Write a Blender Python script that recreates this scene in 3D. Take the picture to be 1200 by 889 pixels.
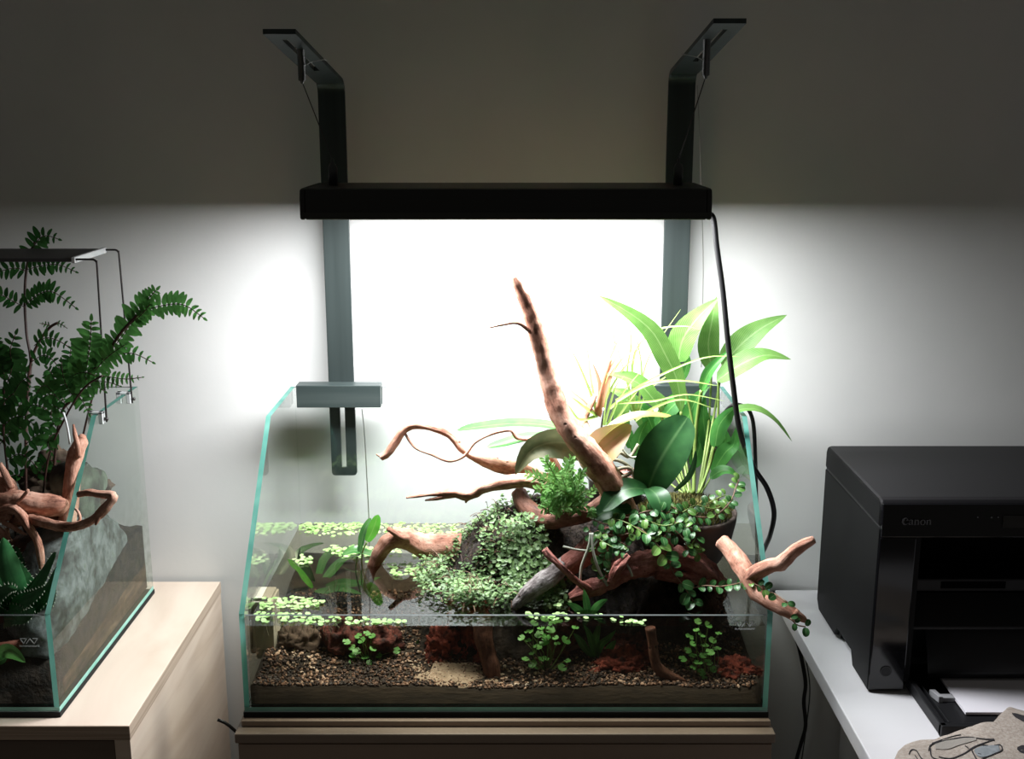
import bpy, math, random
from mathutils import Vector, Matrix, noise
from mathutils.bvhtree import BVHTree
random.seed(7)
PI = math.pi
V = Vector
SC = bpy.context.scene
COL = SC.collection
for o in list(bpy.data.objects): bpy.data.objects.remove(o)

# ---------------------------------------------------------------- camera
CAM = V((0.0069, -1.1707, 0.661)); PITCH = math.radians(12.974); FPX = 1316.26
cd = bpy.data.cameras.new('camera'); cam = bpy.data.objects.new('camera', cd); COL.objects.link(cam)
cam.location = CAM; cam.rotation_euler = (PI/2 - PITCH, 0, 0)
cd.sensor_width = 36; cd.lens = FPX/1200*36; cd.clip_start = .01
SC.camera = cam
# ---------------------------------------------------------------- world (dim room)
w = bpy.data.worlds.new('dim_room'); SC.world = w; w.use_nodes = True
WORLD_STRENGTH = 0.05
w.node_tree.nodes['Background'].inputs[0].default_value = (1.0, .95, .85, 1)
w.node_tree.nodes['Background'].inputs[1].default_value = WORLD_STRENGTH
# ---------------------------------------------------------------- light of the hanging lamp, exposure
LAMP_WATTS = 13.0
SC.view_settings.view_transform = 'Standard'; SC.view_settings.look = 'None'
SC.view_settings.gamma = 1; SC.view_settings.use_curve_mapping = False
SC.view_settings.exposure = 0.0
SC.cycles.transparent_max_bounces = 40
SC.cycles.max_bounces = 8; SC.cycles.diffuse_bounces = 4; SC.cycles.glossy_bounces = 4
SC.cycles.sample_clamp_indirect = 4.0
SC.cycles.caustics_reflective = False; SC.cycles.caustics_refractive = False

# ---------------------------------------------------------------- helpers
_f = V((0, math.cos(PITCH), -math.sin(PITCH))); _u = V((0, math.sin(PITCH), math.cos(PITCH))); _r = V((1, 0, 0))
def at(px, py, y=None, z=None, x=None):
    """survey point: where the sight line through a photo pixel meets the plane y, z or x (metres)"""
    d = _f + (px-600)/FPX*_r - (py-444.5)/FPX*_u
    if y is not None: t = (y-CAM.y)/d.y
    elif z is not None: t = (z-CAM.z)/d.z
    else: t = (x-CAM.x)/d.x
    return CAM + t*d
WL = {}      # world location of every thing and part
def settag(o, label=None, cat=None, group=None, kind=None):
    if label: o['label'] = label
    if cat: o['category'] = cat
    if group: o['group'] = group
    if kind: o['kind'] = kind
    return o
def thing(name, label, cat, loc, group=None):
    o = bpy.data.objects.new(name, None); COL.objects.link(o); o.empty_display_size = .02
    o.location = V(loc); WL[o] = V(loc)
    return settag(o, label, cat, group)
class MB:
    def __init__(s): s.v = []; s.f = []; s.m = []; s.uv = []; s.rnd = []
    def add(s, verts, faces, mi=0, uvs=None, rnd=0.0):
        b = len(s.v); s.v += [V(p) for p in verts]
        s.uv += uvs if uvs else [(0, 0)]*len(verts)
        for f in faces: s.f.append([i+b for i in f]); s.m.append(mi); s.rnd.append(rnd)
        return s
    def box(s, lo, hi, mi=0):
        x0, y0, z0 = lo; x1, y1, z1 = hi
        return s.add([(x0,y0,z0),(x1,y0,z0),(x1,y1,z0),(x0,y1,z0),(x0,y0,z1),(x1,y0,z1),(x1,y1,z1),(x0,y1,z1)],
              [(3,2,1,0),(4,5,6,7),(0,1,5,4),(1,2,6,5),(2,3,7,6),(3,0,4,7)], mi)
    def prism(s, poly, ext, capm=0, sidem=None):
        n = len(poly); ext = V(ext); poly = [V(p) for p in poly]
        s.add(poly + [p+ext for p in poly], [tuple(range(n))[::-1], tuple(range(n, 2*n))], capm)
        b = len(s.v)-2*n
        for i in range(n):
            j = (i+1) % n; s.f.append([b+i, b+j, b+n+j, b+n+i]); s.m.append(capm if sidem is None else sidem); s.rnd.append(0)
        return s
    def tube(s, pts, rad, seg=8, gn=0.0, fq=40, mi=0, step=None, cap=True, seed=0):
        pts = [V(p) for p in pts]
        if not hasattr(rad, '__len__'): rad = [rad]*len(pts)
        P, Rr = catmull(pts, rad, step)
        n = len(P); up = V((.31, .17, .93)); b = len(s.v); L = 0
        t0 = None; nrm = None
        for i in range(n):
            t = (P[min(i+1, n-1)]-P[max(i-1, 0)])
            t = t.normalized() if t.length > 1e-9 else V((0, 0, 1))
            if nrm is None: nrm = t.cross(up).normalized() if t.cross(up).length > .05 else t.cross(V((1, 0, 0))).normalized()
            else: nrm = (nrm - t*nrm.dot(t)).normalized()
            bi = t.cross(nrm)
            if i: L += (P[i]-P[i-1]).length
            for k in range(seg):
                a = 2*PI*k/seg; d = nrm*math.cos(a)+bi*math.sin(a); r = Rr[i]
                if gn:
                    q = d*1.6+V((seed*3.1, 0, L*fq*.35))
                    rg = noise.noise(d*4.2+V((0, seed*1.3, L*fq*.16)))
                    r *= 1+gn*(noise.noise(q)*1.0+.6*noise.noise(P[i]*fq*2.2+d*3.0+V((seed, 0, 0)))+.55*rg-.5*max(0, noise.noise(P[i]*fq*4+d*5)-.25))
                s.v.append(P[i]+d*max(r, 1e-5)); s.uv.append((L, k/seg))
        for i in range(n-1):
            for k in range(seg):
                k2 = (k+1) % seg
                s.f.append([b+i*seg+k, b+i*seg+k2, b+(i+1)*seg+k2, b+(i+1)*seg+k]); s.m.append(mi); s.rnd.append(0)
        if cap:
            s.f.append([b+k for k in range(seg)][::-1]); s.m.append(mi); s.rnd.append(0)
            s.f.append([b+(n-1)*seg+k for k in range(seg)]); s.m.append(mi); s.rnd.append(0)
        return s
    def lathe(s, prof, c, seg=32, mi=0, wob=0.0):
        c = V(c); b = len(s.v); n = len(prof)
        for i, (r, z) in enumerate(prof):
            for k in range(seg):
                a = 2*PI*k/seg; rr = r*(1+wob*noise.noise(V((math.cos(a)*2, math.sin(a)*2, z*20+4))))
                s.v.append(c+V((rr*math.cos(a), rr*math.sin(a), z))); s.uv.append((0, 0))
        for i in range(n-1):
            for k in range(seg):
                k2 = (k+1) % seg
                s.f.append([b+i*seg+k, b+i*seg+k2, b+(i+1)*seg+k2, b+(i+1)*seg+k]); s.m.append(mi); s.rnd.append(0)
        s.f.append([b+k for k in range(seg)][::-1]); s.m.append(mi); s.rnd.append(0)
        s.f.append([b+(n-1)*seg+k for k in range(seg)]); s.m.append(mi); s.rnd.append(0)
        return s
    def leaf(s, spine, width, up=(0, -.6, .8), prof='lance', fold=.25, n=10, wave=0, mi=0, rnd=0.0, cols=5):
        P, _ = catmull([V(p) for p in spine], [0]*len(spine), None, count=n+1)
        up = V(up); b = len(s.v); n = len(P)-1
        for i, p in enumerate(P):
            u = i/n; t = (P[min(i+1, n)]-P[max(i-1, 0)]).normalized()
            sd = t.cross(up)
            sd = sd.normalized() if sd.length > 1e-4 else V((1, 0, 0))
            nr = sd.cross(t); wd = PROF[prof](u)*width*.5
            for k in range(cols):
                v = -1+2*k/(cols-1)
                off = abs(v)*fold*wd
                if wave: off += wave*wd*math.sin(u*9+v*2)*abs(v)
                s.v.append(p+sd*wd*v+nr*off); s.uv.append((u, .5+.5*v))
        for i in range(n):
            for k in range(cols-1):
                s.f.append([b+i*cols+k, b+i*cols+k+1, b+(i+1)*cols+k+1, b+(i+1)*cols+k]); s.m.append(mi); s.rnd.append(rnd)
        return s
    def build(s, name, mats, parent=None, smooth=True, kind=None, label=None, sub=0, bevel=0):
        lo = V((min(v.x for v in s.v), min(v.y for v in s.v), min(v.z for v in s.v)))
        hi = V((max(v.x for v in s.v), max(v.y for v in s.v), max(v.z for v in s.v)))
        org = V(((lo.x+hi.x)/2, (lo.y+hi.y)/2, lo.z))
        me = bpy.data.meshes.new(name)
        me.from_pydata([v-org for v in s.v], [], s.f)
        uvl = me.uv_layers.new(name='UVMap'); fl = [0.0]*(2*len(me.loops))
        li = [0]*len(me.loops); me.loops.foreach_get('vertex_index', li)
        for i, vi in enumerate(li): fl[2*i], fl[2*i+1] = s.uv[vi]
        uvl.data.foreach_set('uv', fl)
        if any(s.rnd):
            a = me.attributes.new('rnd', 'FLOAT', 'FACE'); a.data.foreach_set('value', s.rnd)
        if not isinstance(mats, (list, tuple)): mats = [mats]
        for m in mats: me.materials.append(m)
        me.polygons.foreach_set('material_index', s.m)
        me.polygons.foreach_set('use_smooth', [smooth]*len(s.f))
        me.update()
        o = bpy.data.objects.new(name, me); COL.objects.link(o); WL[o] = org
        if parent is not None: o.parent = parent; o.location = org-WL[parent]
        else: o.location = org
        if bevel:
            bm = o.modifiers.new('bevel', 'BEVEL'); bm.width = bevel; bm.segments = 2; bm.limit_method = 'ANGLE'; bm.angle_limit = .6
        if sub:
            m = o.modifiers.new('sub', 'SUBSURF'); m.levels = m.render_levels = sub
        return settag(o, label, kind=kind)
def catmull(pts, rad, step=None, count=None):
    n = len(pts)
    if n == 2 and not count:
        return list(pts), list(rad)
    P = []; R = []
    L = sum((pts[i+1]-pts[i]).length for i in range(n-1))
    if count is None: count = max(6, min(90, int(L/(step or .004))))
    for j in range(count):
        t = j/(count-1)*(n-1); i = min(int(t), n-2); f = t-i
        p0 = pts[max(i-1, 0)]; p1 = pts[i]; p2 = pts[i+1]; p3 = pts[min(i+2, n-1)]
        P.append(.5*((2*p1)+(p2-p0)*f+(2*p0-5*p1+4*p2-p3)*f*f+(3*p1-p0-3*p2+p3)*f**3))
        R.append(rad[i]+(rad[i+1]-rad[i])*(f*f*(3-2*f)))
    return P, R
PROF = {
 'lance': lambda u: max(.02, math.sin(PI*min(1, u**.8))**.85),
 'lily': lambda u: .01+2.95*max(u, .001)**.58*max(0, 1-u)**1.15,
 'orchid': lambda u: .22*(1-u)+max(.02, math.sin(PI*min(1, u**1.1)))**.5*(.78+.22*u),
 'oval': lambda u: max(.03, math.sin(PI*u))**.55,
 'grass': lambda u: (1-u)**.7+.03,
 'aloe': lambda u: (1-u**1.6)**.8+.02,
 'round': lambda u: max(.05, math.sin(PI*u))**.45,
 'pinna': lambda u: max(.06, math.sin(PI*min(1, u**.7)))**.6,
}
def px(pts): return [at(p[0], p[1], p[2]) for p in pts]

# ---------------------------------------------------------------- materials
MAT = {}
def new(name):
    m = bpy.data.materials.new(name); m.use_nodes = True; MAT[name] = m
    nt = m.node_tree; nt.nodes.clear()
    return m, nt, nt.nodes.new('ShaderNodeOutputMaterial')
def N(nt, t, **kw):
    n = nt.nodes.new(t)
    for k, v in kw.items():
        if k.startswith('i_'):
            key = k[2:]; key = int(key) if key.isdigit() else key
            n.inputs[key].default_value = v
        else: setattr(n, k, v)
    return n
def ramp(nt, fac, stops):
    r = nt.nodes.new('ShaderNodeValToRGB'); e = r.color_ramp.elements
    while len(e) < len(stops): e.new(.5)
    for el, (p, c) in zip(e, stops): el.position = p; el.color = (*c, 1)
    nt.links.new(fac, r.inputs[0]); return r.outputs[0]
def solid(name, stops, rough=.6, scale=20, detail=5, stretch=(1, 1, 1), bump=0, bscale=None, metal=0, spec=.5, coat=0, dist=0, nrough=.5):
    """noise coloured principled surface; stops = colour or list of ramp stops"""
    m, nt, out = new(name)
    b = N(nt, 'ShaderNodeBsdfPrincipled'); b.inputs['Roughness'].default_value = rough; b.inputs['Metallic'].default_value = metal
    b.inputs['Specular IOR Level'].default_value = spec; b.inputs['Coat Weight'].default_value = coat
    tc = N(nt, 'ShaderNodeTexCoord'); mp = N(nt, 'ShaderNodeMapping'); mp.inputs['Scale'].default_value = stretch
    geo = N(nt, 'ShaderNodeNewGeometry')
    nt.links.new(geo.outputs['Position'], mp.inputs[0])
    if isinstance(stops[0], (int, float)): b.inputs['Base Color'].default_value = (*stops, 1)
    else:
        nz = N(nt, 'ShaderNodeTexNoise'); nz.inputs['Scale'].default_value = scale; nz.inputs['Detail'].default_value = detail; nz.inputs['Distortion'].default_value = dist; nz.inputs['Roughness'].default_value = nrough
        nt.links.new(mp.outputs[0], nz.inputs[0]); c = ramp(nt, nz.outputs[0], stops); nt.links.new(c, b.inputs['Base Color'])
    if bump:
        n2 = N(nt, 'ShaderNodeTexNoise'); n2.inputs['Scale'].default_value = bscale or scale*2; n2.inputs['Detail'].default_value = 6
        nt.links.new(mp.outputs[0], n2.inputs[0]); bp = N(nt, 'ShaderNodeBump'); bp.inputs['Strength'].default_value = bump; bp.inputs['Distance'].default_value = .002
        nt.links.new(n2.outputs[0], bp.inputs['Height']); nt.links.new(bp.outputs[0], b.inputs['Normal'])
    nt.links.new(b.outputs[0], out.inputs[0]); return m
def leafmat(name, c1, c2, vein, rough=.4, trans=.35, tcol=None, veins=14, vstr=.35, usernd=False):
    """leaf: midrib and side veins from the leaf's own UV, translucent blade"""
    m, nt, out = new(name); L = nt.links.new
    uv = N(nt, 'ShaderNodeUVMap'); sp = N(nt, 'ShaderNodeSeparateXYZ'); L(uv.outputs[0], sp.inputs[0])
    ab = N(nt, 'ShaderNodeMath', operation='SUBTRACT', i_1=.5); L(sp.outputs[1], ab.inputs[0])
    a2 = N(nt, 'ShaderNodeMath', operation='ABSOLUTE'); L(ab.outputs[0], a2.inputs[0])
    geo = N(nt, 'ShaderNodeNewGeometry'); nz = N(nt, 'ShaderNodeTexNoise', i_2=60.0); L(geo.outputs['Position'], nz.inputs[0])
    if usernd:
        at_ = N(nt, 'ShaderNodeAttribute', attribute_name='rnd'); base = ramp(nt, at_.outputs['Fac'], [(.0, c1), (1, c2)])
    else: base = ramp(nt, nz.outputs[0], [(.3, c1), (.7, c2)])
    mid = N(nt, 'ShaderNodeMapRange', i_1=.0, i_2=.05, i_3=1.0, i_4=0.0); L(a2.outputs[0], mid.inputs[0])
    s1 = N(nt, 'ShaderNodeMath', operation='MULTIPLY', i_1=1.0); L(a2.outputs[0], s1.inputs[0])
    s2 = N(nt, 'ShaderNodeMath', operation='SUBTRACT'); L(sp.outputs[0], s2.inputs[0]); L(s1.outputs[0], s2.inputs[1])
    s3 = N(nt, 'ShaderNodeMath', operation='MULTIPLY', i_1=veins*6.283); L(s2.outputs[0], s3.inputs[0])
    s4 = N(nt, 'ShaderNodeMath', operation='SINE'); L(s3.outputs[0], s4.inputs[0])
    s5 = N(nt, 'ShaderNodeMapRange', i_1=.5, i_2=1.0, i_3=0.0, i_4=vstr); L(s4.outputs[0], s5.inputs[0])
    mx = N(nt, 'ShaderNodeMath', operation='MAXIMUM'); L(mid.outputs[0], mx.inputs[0]); L(s5.outputs[0], mx.inputs[1])
    mm = N(nt, 'ShaderNodeMath', operation='MULTIPLY', i_1=.7); L(mx.outputs[0], mm.inputs[0])
    mix = N(nt, 'ShaderNodeMix', data_type='RGBA'); L(mm.outputs[0], mix.inputs[0]); L(base, mix.inputs[6]); mix.inputs[7].default_value = (*vein, 1)
    b = N(nt, 'ShaderNodeBsdfPrincipled'); b.inputs['Roughness'].default_value = rough; L(mix.outputs[2], b.inputs['Base Color'])
    b.inputs['Specular IOR Level'].default_value = .4
    tr = N(nt, 'ShaderNodeBsdfTranslucent')
    hs = N(nt, 'ShaderNodeHueSaturation', i_1=.95, i_2=1.4); L(mix.outputs[2], hs.inputs['Color']); L(hs.outputs[0], tr.inputs[0])
    ms = N(nt, 'ShaderNodeMixShader', i_0=trans); L(b.outputs[0], ms.inputs[1]); L(tr.outputs[0], ms.inputs[2]); L(ms.outputs[0], out.inputs[0])
    return m
def clear(name, tint, f0=.04, pw=5.0, dirt=None):
    """thin clear sheet: see-through body plus mirror reflection that grows at grazing angles (Schlick)"""
    m, nt, out = new(name); L = nt.links.new
    lw = N(nt, 'ShaderNodeLayerWeight', i_0=.5)
    p = N(nt, 'ShaderNodeMath', operation='POWER', i_1=pw); L(lw.outputs['Facing'], p.inputs[0])
    mr = N(nt, 'ShaderNodeMapRange', i_1=0.0, i_2=1.0, i_3=f0, i_4=1.0); L(p.outputs[0], mr.inputs[0])
    t = N(nt, 'ShaderNodeBsdfTransparent'); t.inputs[0].default_value = (*tint, 1)
    g = N(nt, 'ShaderNodeBsdfGlossy'); g.inputs['Roughness'].default_value = 0.0; g.inputs[0].default_value = (1, 1, 1, 1)
    ms = N(nt, 'ShaderNodeMixShader'); L(mr.outputs[0], ms.inputs[0]); L(t.outputs[0], ms.inputs[1]); L(g.outputs[0], ms.inputs[2])
    last = ms.outputs[0]
    if dirt:
        col, stops, scale = dirt
        geo = N(nt, 'ShaderNodeNewGeometry'); nz = N(nt, 'ShaderNodeTexNoise', i_2=scale, i_3=8.0, i_4=.65); L(geo.outputs['Position'], nz.inputs[0])
        sx = N(nt, 'ShaderNodeSeparateXYZ'); L(geo.outputs['Position'], sx.inputs[0])
        hz = N(nt, 'ShaderNodeMapRange', i_1=stops[0], i_2=stops[1], i_3=stops[2], i_4=0.0); L(sx.outputs[2], hz.inputs[0])
        rr = N(nt, 'ShaderNodeMapRange', i_1=.42, i_2=.62, i_3=0.0, i_4=1.0); L(nz.outputs[0], rr.inputs[0])
        fm = N(nt, 'ShaderNodeMath', operation='MULTIPLY'); L(rr.outputs[0], fm.inputs[0]); L(hz.outputs[0], fm.inputs[1])
        d = N(nt, 'ShaderNodeBsdfDiffuse'); d.inputs[0].default_value = (*col, 1)
        m2 = N(nt, 'ShaderNodeMixShader'); L(fm.outputs[0], m2.inputs[0]); L(last, m2.inputs[1]); L(d.outputs[0], m2.inputs[2]); last = m2.outputs[0]
    L(last, out.inputs[0]); return m
def rndmat(name, stops, rough=.6, spec=.4):
    m, nt, out = new(name); b = N(nt, 'ShaderNodeBsdfPrincipled'); b.inputs['Roughness'].default_value = rough; b.inputs['Specular IOR Level'].default_value = spec
    a = N(nt, 'ShaderNodeAttribute', attribute_name='rnd'); c = ramp(nt, a.outputs['Fac'], stops); nt.links.new(c, b.inputs['Base Color']); nt.links.new(b.outputs[0], out.inputs[0]); return m

def edgemat(name, c1, c2, tr):
    """ground glass edge: tinted, with light piped through the pane"""
    m, nt, out = new(name); L = nt.links.new
    geo = N(nt, 'ShaderNodeNewGeometry'); mp = N(nt, 'ShaderNodeMapping'); mp.inputs['Scale'].default_value = (1, 1, .3); L(geo.outputs['Position'], mp.inputs[0])
    nz = N(nt, 'ShaderNodeTexNoise', i_2=28.0, i_3=3.0); L(mp.outputs[0], nz.inputs[0]); c = ramp(nt, nz.outputs[0], [(.35, c1), (.65, c2)])
    b = N(nt, 'ShaderNodeBsdfPrincipled'); b.inputs['Roughness'].default_value = .3; L(c, b.inputs['Base Color'])
    t = N(nt, 'ShaderNodeBsdfTranslucent'); L(c, t.inputs[0])
    ms = N(nt, 'ShaderNodeMixShader', i_0=tr); L(b.outputs[0], ms.inputs[1]); L(t.outputs[0], ms.inputs[2]); L(ms.outputs[0], out.inputs[0]); return m
M_wall = solid('wall_paint', [(.35, (.66, .665, .66)), (.65, (.70, .70, .695))], .9, 8, bump=.05, bscale=180)
M_floor = solid('floor_vinyl', [(.3, (.16, .13, .1)), (.7, (.22, .18, .14))], .5, 6, stretch=(1, .1, 1))
M_black = solid('black_anodised', (.006, .007, .006), .45)
M_steel = solid('steel_wire', (.45, .45, .45), .35, metal=1)
M_wire = solid('dark_wire', (.05, .045, .045), .35, metal=.6)
M_hang = solid('brushed_hanger', [(.35, (.032, .043, .042)), (.65, (.044, .058, .057))], .42, 60, stretch=(1, 1, .03), metal=.55, bump=.05)
M_clamp = solid('brushed_clamp', [(.35, (.045, .062, .061)), (.65, (.066, .085, .083))], .42, 90, stretch=(.03, 1, 1), metal=.55, bump=.05)
M_cord = solid('black_rubber', (.008, .008, .009), .4)
M_foam = solid('black_foam', (.006, .006, .006), .9)
M_glass = clear('tank_glass', (.965, .985, .975))
M_glassd = clear('stained_tank_glass', (.93, .96, .94), f0=.03, pw=6.5, dirt=((.10, .12, .05), (.0, .2, .2), 70))
M_edge = edgemat('glass_cut_edge', (.10, .34, .29), (.24, .56, .48), .6)
M_rim = edgemat('front_rim_edge', (.09, .11, .11), (.14, .15, .15), .5)
M_glint = solid('painted_glass_glint', (.55, .72, .72), .2)
M_water = clear('water_surface', (.60, .57, .50), f0=.03, pw=4.2)
def plain_clear(name, tint):
    m, nt, out = new(name); t = N(nt, 'ShaderNodeBsdfTransparent'); t.inputs[0].default_value = (*tint, 1); nt.links.new(t.outputs[0], out.inputs[0]); return m
M_waterside = plain_clear('water_against_glass', (.93, .91, .85))
M_print = edgemat('white_print', (.72, .72, .74), (.76, .76, .78), .6)
M_edgeb = edgemat('bottom_cut_edge', (.22, .55, .47), (.34, .68, .60), .1)  # lighter base colour stands in for light piped along the bottom glass
M_innerwet = plain_clear('wet_inner_face', (.95, .97, .95))
M_ply = solid('birch_plywood', [(.3, (.62, .49, .395)), (.5, (.70, .57, .475)), (.7, (.75, .63, .53))], .6, 7, stretch=(1.2, .5, 3), dist=1.5, bump=.04)
M_plyf = solid('dark_plywood_front', [(.3, (.13, .095, .075)), (.7, (.17, .13, .105))], .6, 9, stretch=(.4, 1, 3))  # darker plywood tone for the door than for the other panels
M_plye = solid('plywood_edge', [(.35, (.34, .25, .19)), (.5, (.55, .43, .34)), (.65, (.40, .30, .23))], .7, 60, stretch=(.05, .05, 6))
M_cab = solid('cabinet_board', [(.3, (.31, .23, .18)), (.7, (.38, .29, .235))], .6, 9, stretch=(.3, 1, 2))
M_cabl = solid('cabinet_lip', [(.3, (.26, .20, .16)), (.7, (.32, .25, .205))], .55, 9, stretch=(.3, 1, 2))
M_desk = solid('white_laminate', (.68, .67, .70), .45)
M_deske = solid('white_laminate_edge', (.5, .5, .51), .5)
M_sand = solid('pale_sand', [(.3, (.24, .17, .115)), (.7, (.42, .32, .23))], .9, 160, bump=.4)
M_soil = solid('aquarium_soil', [(.3, (.016, .010, .006)), (.7, (.04, .026, .015))], .9, 40, stretch=(1, 1, 3), bump=.5)
M_gravel = rndmat('mixed_gravel', [(0, (.008, .006, .006)), (.4, (.05, .024, .014)), (.62, (.22, .115, .07)), (.82, (.52, .35, .25)), (1, (.8, .68, .56))], .6)
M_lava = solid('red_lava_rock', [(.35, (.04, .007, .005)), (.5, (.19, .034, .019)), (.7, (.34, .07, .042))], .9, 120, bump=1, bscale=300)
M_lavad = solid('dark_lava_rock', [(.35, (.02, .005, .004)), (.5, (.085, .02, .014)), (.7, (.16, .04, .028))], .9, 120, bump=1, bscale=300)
M_brownrock = solid('brown_rock', [(.3, (.035, .022, .016)), (.7, (.13, .085, .06))], .9, 40, bump=.8, bscale=90)
M_stone = solid('grey_green_stone', [(.3, (.018, .015, .012)), (.42, (.05, .052, .048)), (.52, (.12, .135, .13)), (.6, (.2, .215, .22)), (.7, (.11, .14, .09))], .85, 30, detail=12, dist=.15, nrough=.72, bump=.9, bscale=60)
def woodmat(name, dark, mid, light, rough=.75, bumpd=.0025):
    """driftwood: tone patches, grain along the branch (from the tube's own UV), pits"""
    m, nt, out = new(name); L = nt.links.new
    geo = N(nt, 'ShaderNodeNewGeometry'); uv = N(nt, 'ShaderNodeUVMap'); mp = N(nt, 'ShaderNodeMapping'); mp.inputs['Scale'].default_value = (70, 16, 1); L(uv.outputs[0], mp.inputs[0])
    n1 = N(nt, 'ShaderNodeTexNoise', i_2=38.0, i_3=6.0); L(geo.outputs['Position'], n1.inputs[0])
    n2 = N(nt, 'ShaderNodeTexNoise', i_2=1.0, i_3=6.0, i_4=.65); L(mp.outputs[0], n2.inputs[0])
    n3 = N(nt, 'ShaderNodeTexNoise', i_2=260.0, i_3=4.0); L(geo.outputs['Position'], n3.inputs[0])
    a = N(nt, 'ShaderNodeMath', operation='MULTIPLY', i_1=.45); L(n1.outputs[0], a.inputs[0])
    b_ = N(nt, 'ShaderNodeMath', operation='MULTIPLY_ADD', i_1=.4); L(n2.outputs[0], b_.inputs[0]); L(a.outputs[0], b_.inputs[2])
    c_ = N(nt, 'ShaderNodeMath', operation='MULTIPLY_ADD', i_1=.15); L(n3.outputs[0], c_.inputs[0]); L(b_.outputs[0], c_.inputs[2])
    col = ramp(nt, c_.outputs[0], [(.36, dark), (.47, mid), (.6, light)])
    vo = N(nt, 'ShaderNodeTexVoronoi', i_2=70.0); L(geo.outputs['Position'], vo.inputs['Vector'])
    pit = N(nt, 'ShaderNodeMapRange', i_1=.06, i_2=.16, i_3=0.0, i_4=1.0); L(vo.outputs['Distance'], pit.inputs[0])
    msk = N(nt, 'ShaderNodeMapRange', i_1=.52, i_2=.60, i_3=1.0, i_4=0.0); L(n1.outputs[0], msk.inputs[0]); pm = N(nt, 'ShaderNodeMath', operation='MAXIMUM'); L(pit.outputs[0], pm.inputs[0]); L(msk.outputs[0], pm.inputs[1]); pit = pm
    mix = N(nt, 'ShaderNodeMix', data_type='RGBA'); L(pit.outputs[0], mix.inputs[0]); mix.inputs[6].default_value = (*[q*.6 for q in dark], 1); L(col, mix.inputs[7])
    b = N(nt, 'ShaderNodeBsdfPrincipled'); b.inputs['Roughness'].default_value = rough; b.inputs['Specular IOR Level'].default_value = .3; L(mix.outputs[2], b.inputs['Base Color'])
    h = N(nt, 'ShaderNodeMath', operation='MULTIPLY_ADD', i_1=.35); L(pit.outputs[0], h.inputs[0]); L(c_.outputs[0], h.inputs[2])
    bp = N(nt, 'ShaderNodeBump', i_0=1.0, i_1=bumpd); L(h.outputs[0], bp.inputs['Height']); L(bp.outputs[0], b.inputs['Normal']); L(b.outputs[0], out.inputs[0]); return m
M_wood = woodmat('driftwood', (.13, .05, .035), (.42, .20, .135), (.62, .37, .28))
M_woodd = woodmat('dark_wet_driftwood', (.03, .012, .008), (.12, .048, .03), (.24, .11, .075), .6)
M_woodr = woodmat('red_driftwood', (.06, .018, .014), (.24, .08, .06), (.42, .18, .15), .65, .005)
M_woodg = woodmat('grey_root', (.04, .03, .028), (.16, .14, .135), (.34, .32, .31), .7, .006)
M_bark = solid('dark_peat', [(.35, (.006, .004, .003)), (.7, (.04, .026, .018))], .95, 90, bump=1, bscale=260)
M_clay = solid('dark_clay', [(.3, (.028, .018, .014)), (.7, (.065, .042, .033))], .75, 30, bump=.4)
M_terra = solid('terracotta', [(.3, (.19, .055, .035)), (.7, (.3, .1, .065))], .8, 30)
M_moss = leafmat('moss', (.02, .03, .006), (.22, .2, .06), (.2, .2, .06), .8, .2, usernd=True)
M_root = solid('pale_root', [(.3, (.27, .30, .23)), (.7, (.42, .44, .38))], .6, 60)
M_rootg = solid('olive_root', [(.3, (.09, .085, .05)), (.7, (.26, .24, .17))], .7, 50)
M_lily = leafmat('lily_leaf', (.07, .19, .03), (.115, .26, .05), (.28, .42, .17), .55, .36, vstr=.55)
M_lilyd = leafmat('lily_leaf_deep', (.03, .16, .03), (.06, .24, .04), (.2, .45, .12), .5, .35)
M_orch = leafmat('orchid_leaf', (.012, .06, .016), (.025, .10, .026), (.10, .21, .08), .42, .08, veins=0, vstr=0)
M_orcho = leafmat('orchid_leaf_olive', (.045, .06, .026), (.10, .10, .05), (.14, .15, .08), .4, .2, veins=0, vstr=0)
M_orchp = leafmat('orchid_leaf_pinkish', (.27, .22, .10), (.34, .21, .13), (.24, .22, .08), .45, .2, veins=0, vstr=0)
M_orchy = leafmat('orchid_leaf_yellow', (.26, .28, .05), (.36, .34, .09), (.45, .42, .18), .4, .3, veins=0, vstr=0)
M_grass = leafmat('airplant_leaf', (.24, .38, .08), (.36, .48, .15), (.4, .5, .2), .5, .4, veins=0, vstr=0)
M_pink = leafmat('airplant_pink', (.55, .2, .14), (.5, .3, .18), (.6, .4, .25), .5, .35, veins=0, vstr=0)
M_creep = leafmat('creeping_leaf', (.012, .045, .008), (.22, .36, .14), (.25, .4, .15), .45, .25, usernd=True)
M_sela = leafmat('spikemoss_leaf', (.05, .22, .03), (.27, .52, .15), (.3, .5, .2), .5, .35, usernd=True)
M_vine = leafmat('vine_leaf', (.016, .075, .018), (.04, .14, .034), (.28, .42, .2), .4, .12, veins=0, vstr=0)
M_vinel = leafmat('vine_leaf_young', (.08, .2, .04), (.14, .27, .06), (.35, .45, .2), .35, .25, veins=0, vstr=0)
M_stem = solid('green_stem', [(.3, (.12, .2, .04)), (.7, (.2, .28, .07))], .5, 30)
M_bstem = solid('brown_stem', (.16, .09, .05), .6)
M_rstem = solid('dark_red_stem', [(.3, (.03, .014, .012)), (.7, (.07, .03, .024))], .5, 30)
M_fern = leafmat('fern_leaflet', (.014, .075, .014), (.095, .30, .065), (.06, .2, .05), .4, .3, usernd=True, veins=0, vstr=0)
M_penny = leafmat('pennywort_leaf', (.09, .33, .06), (.20, .48, .13), (.3, .55, .2), .4, .35, veins=5, vstr=.3)
M_float = leafmat('floating_leaf', (.20, .40, .10), (.44, .60, .27), (.5, .6, .3), .5, .3, usernd=True)
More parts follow.
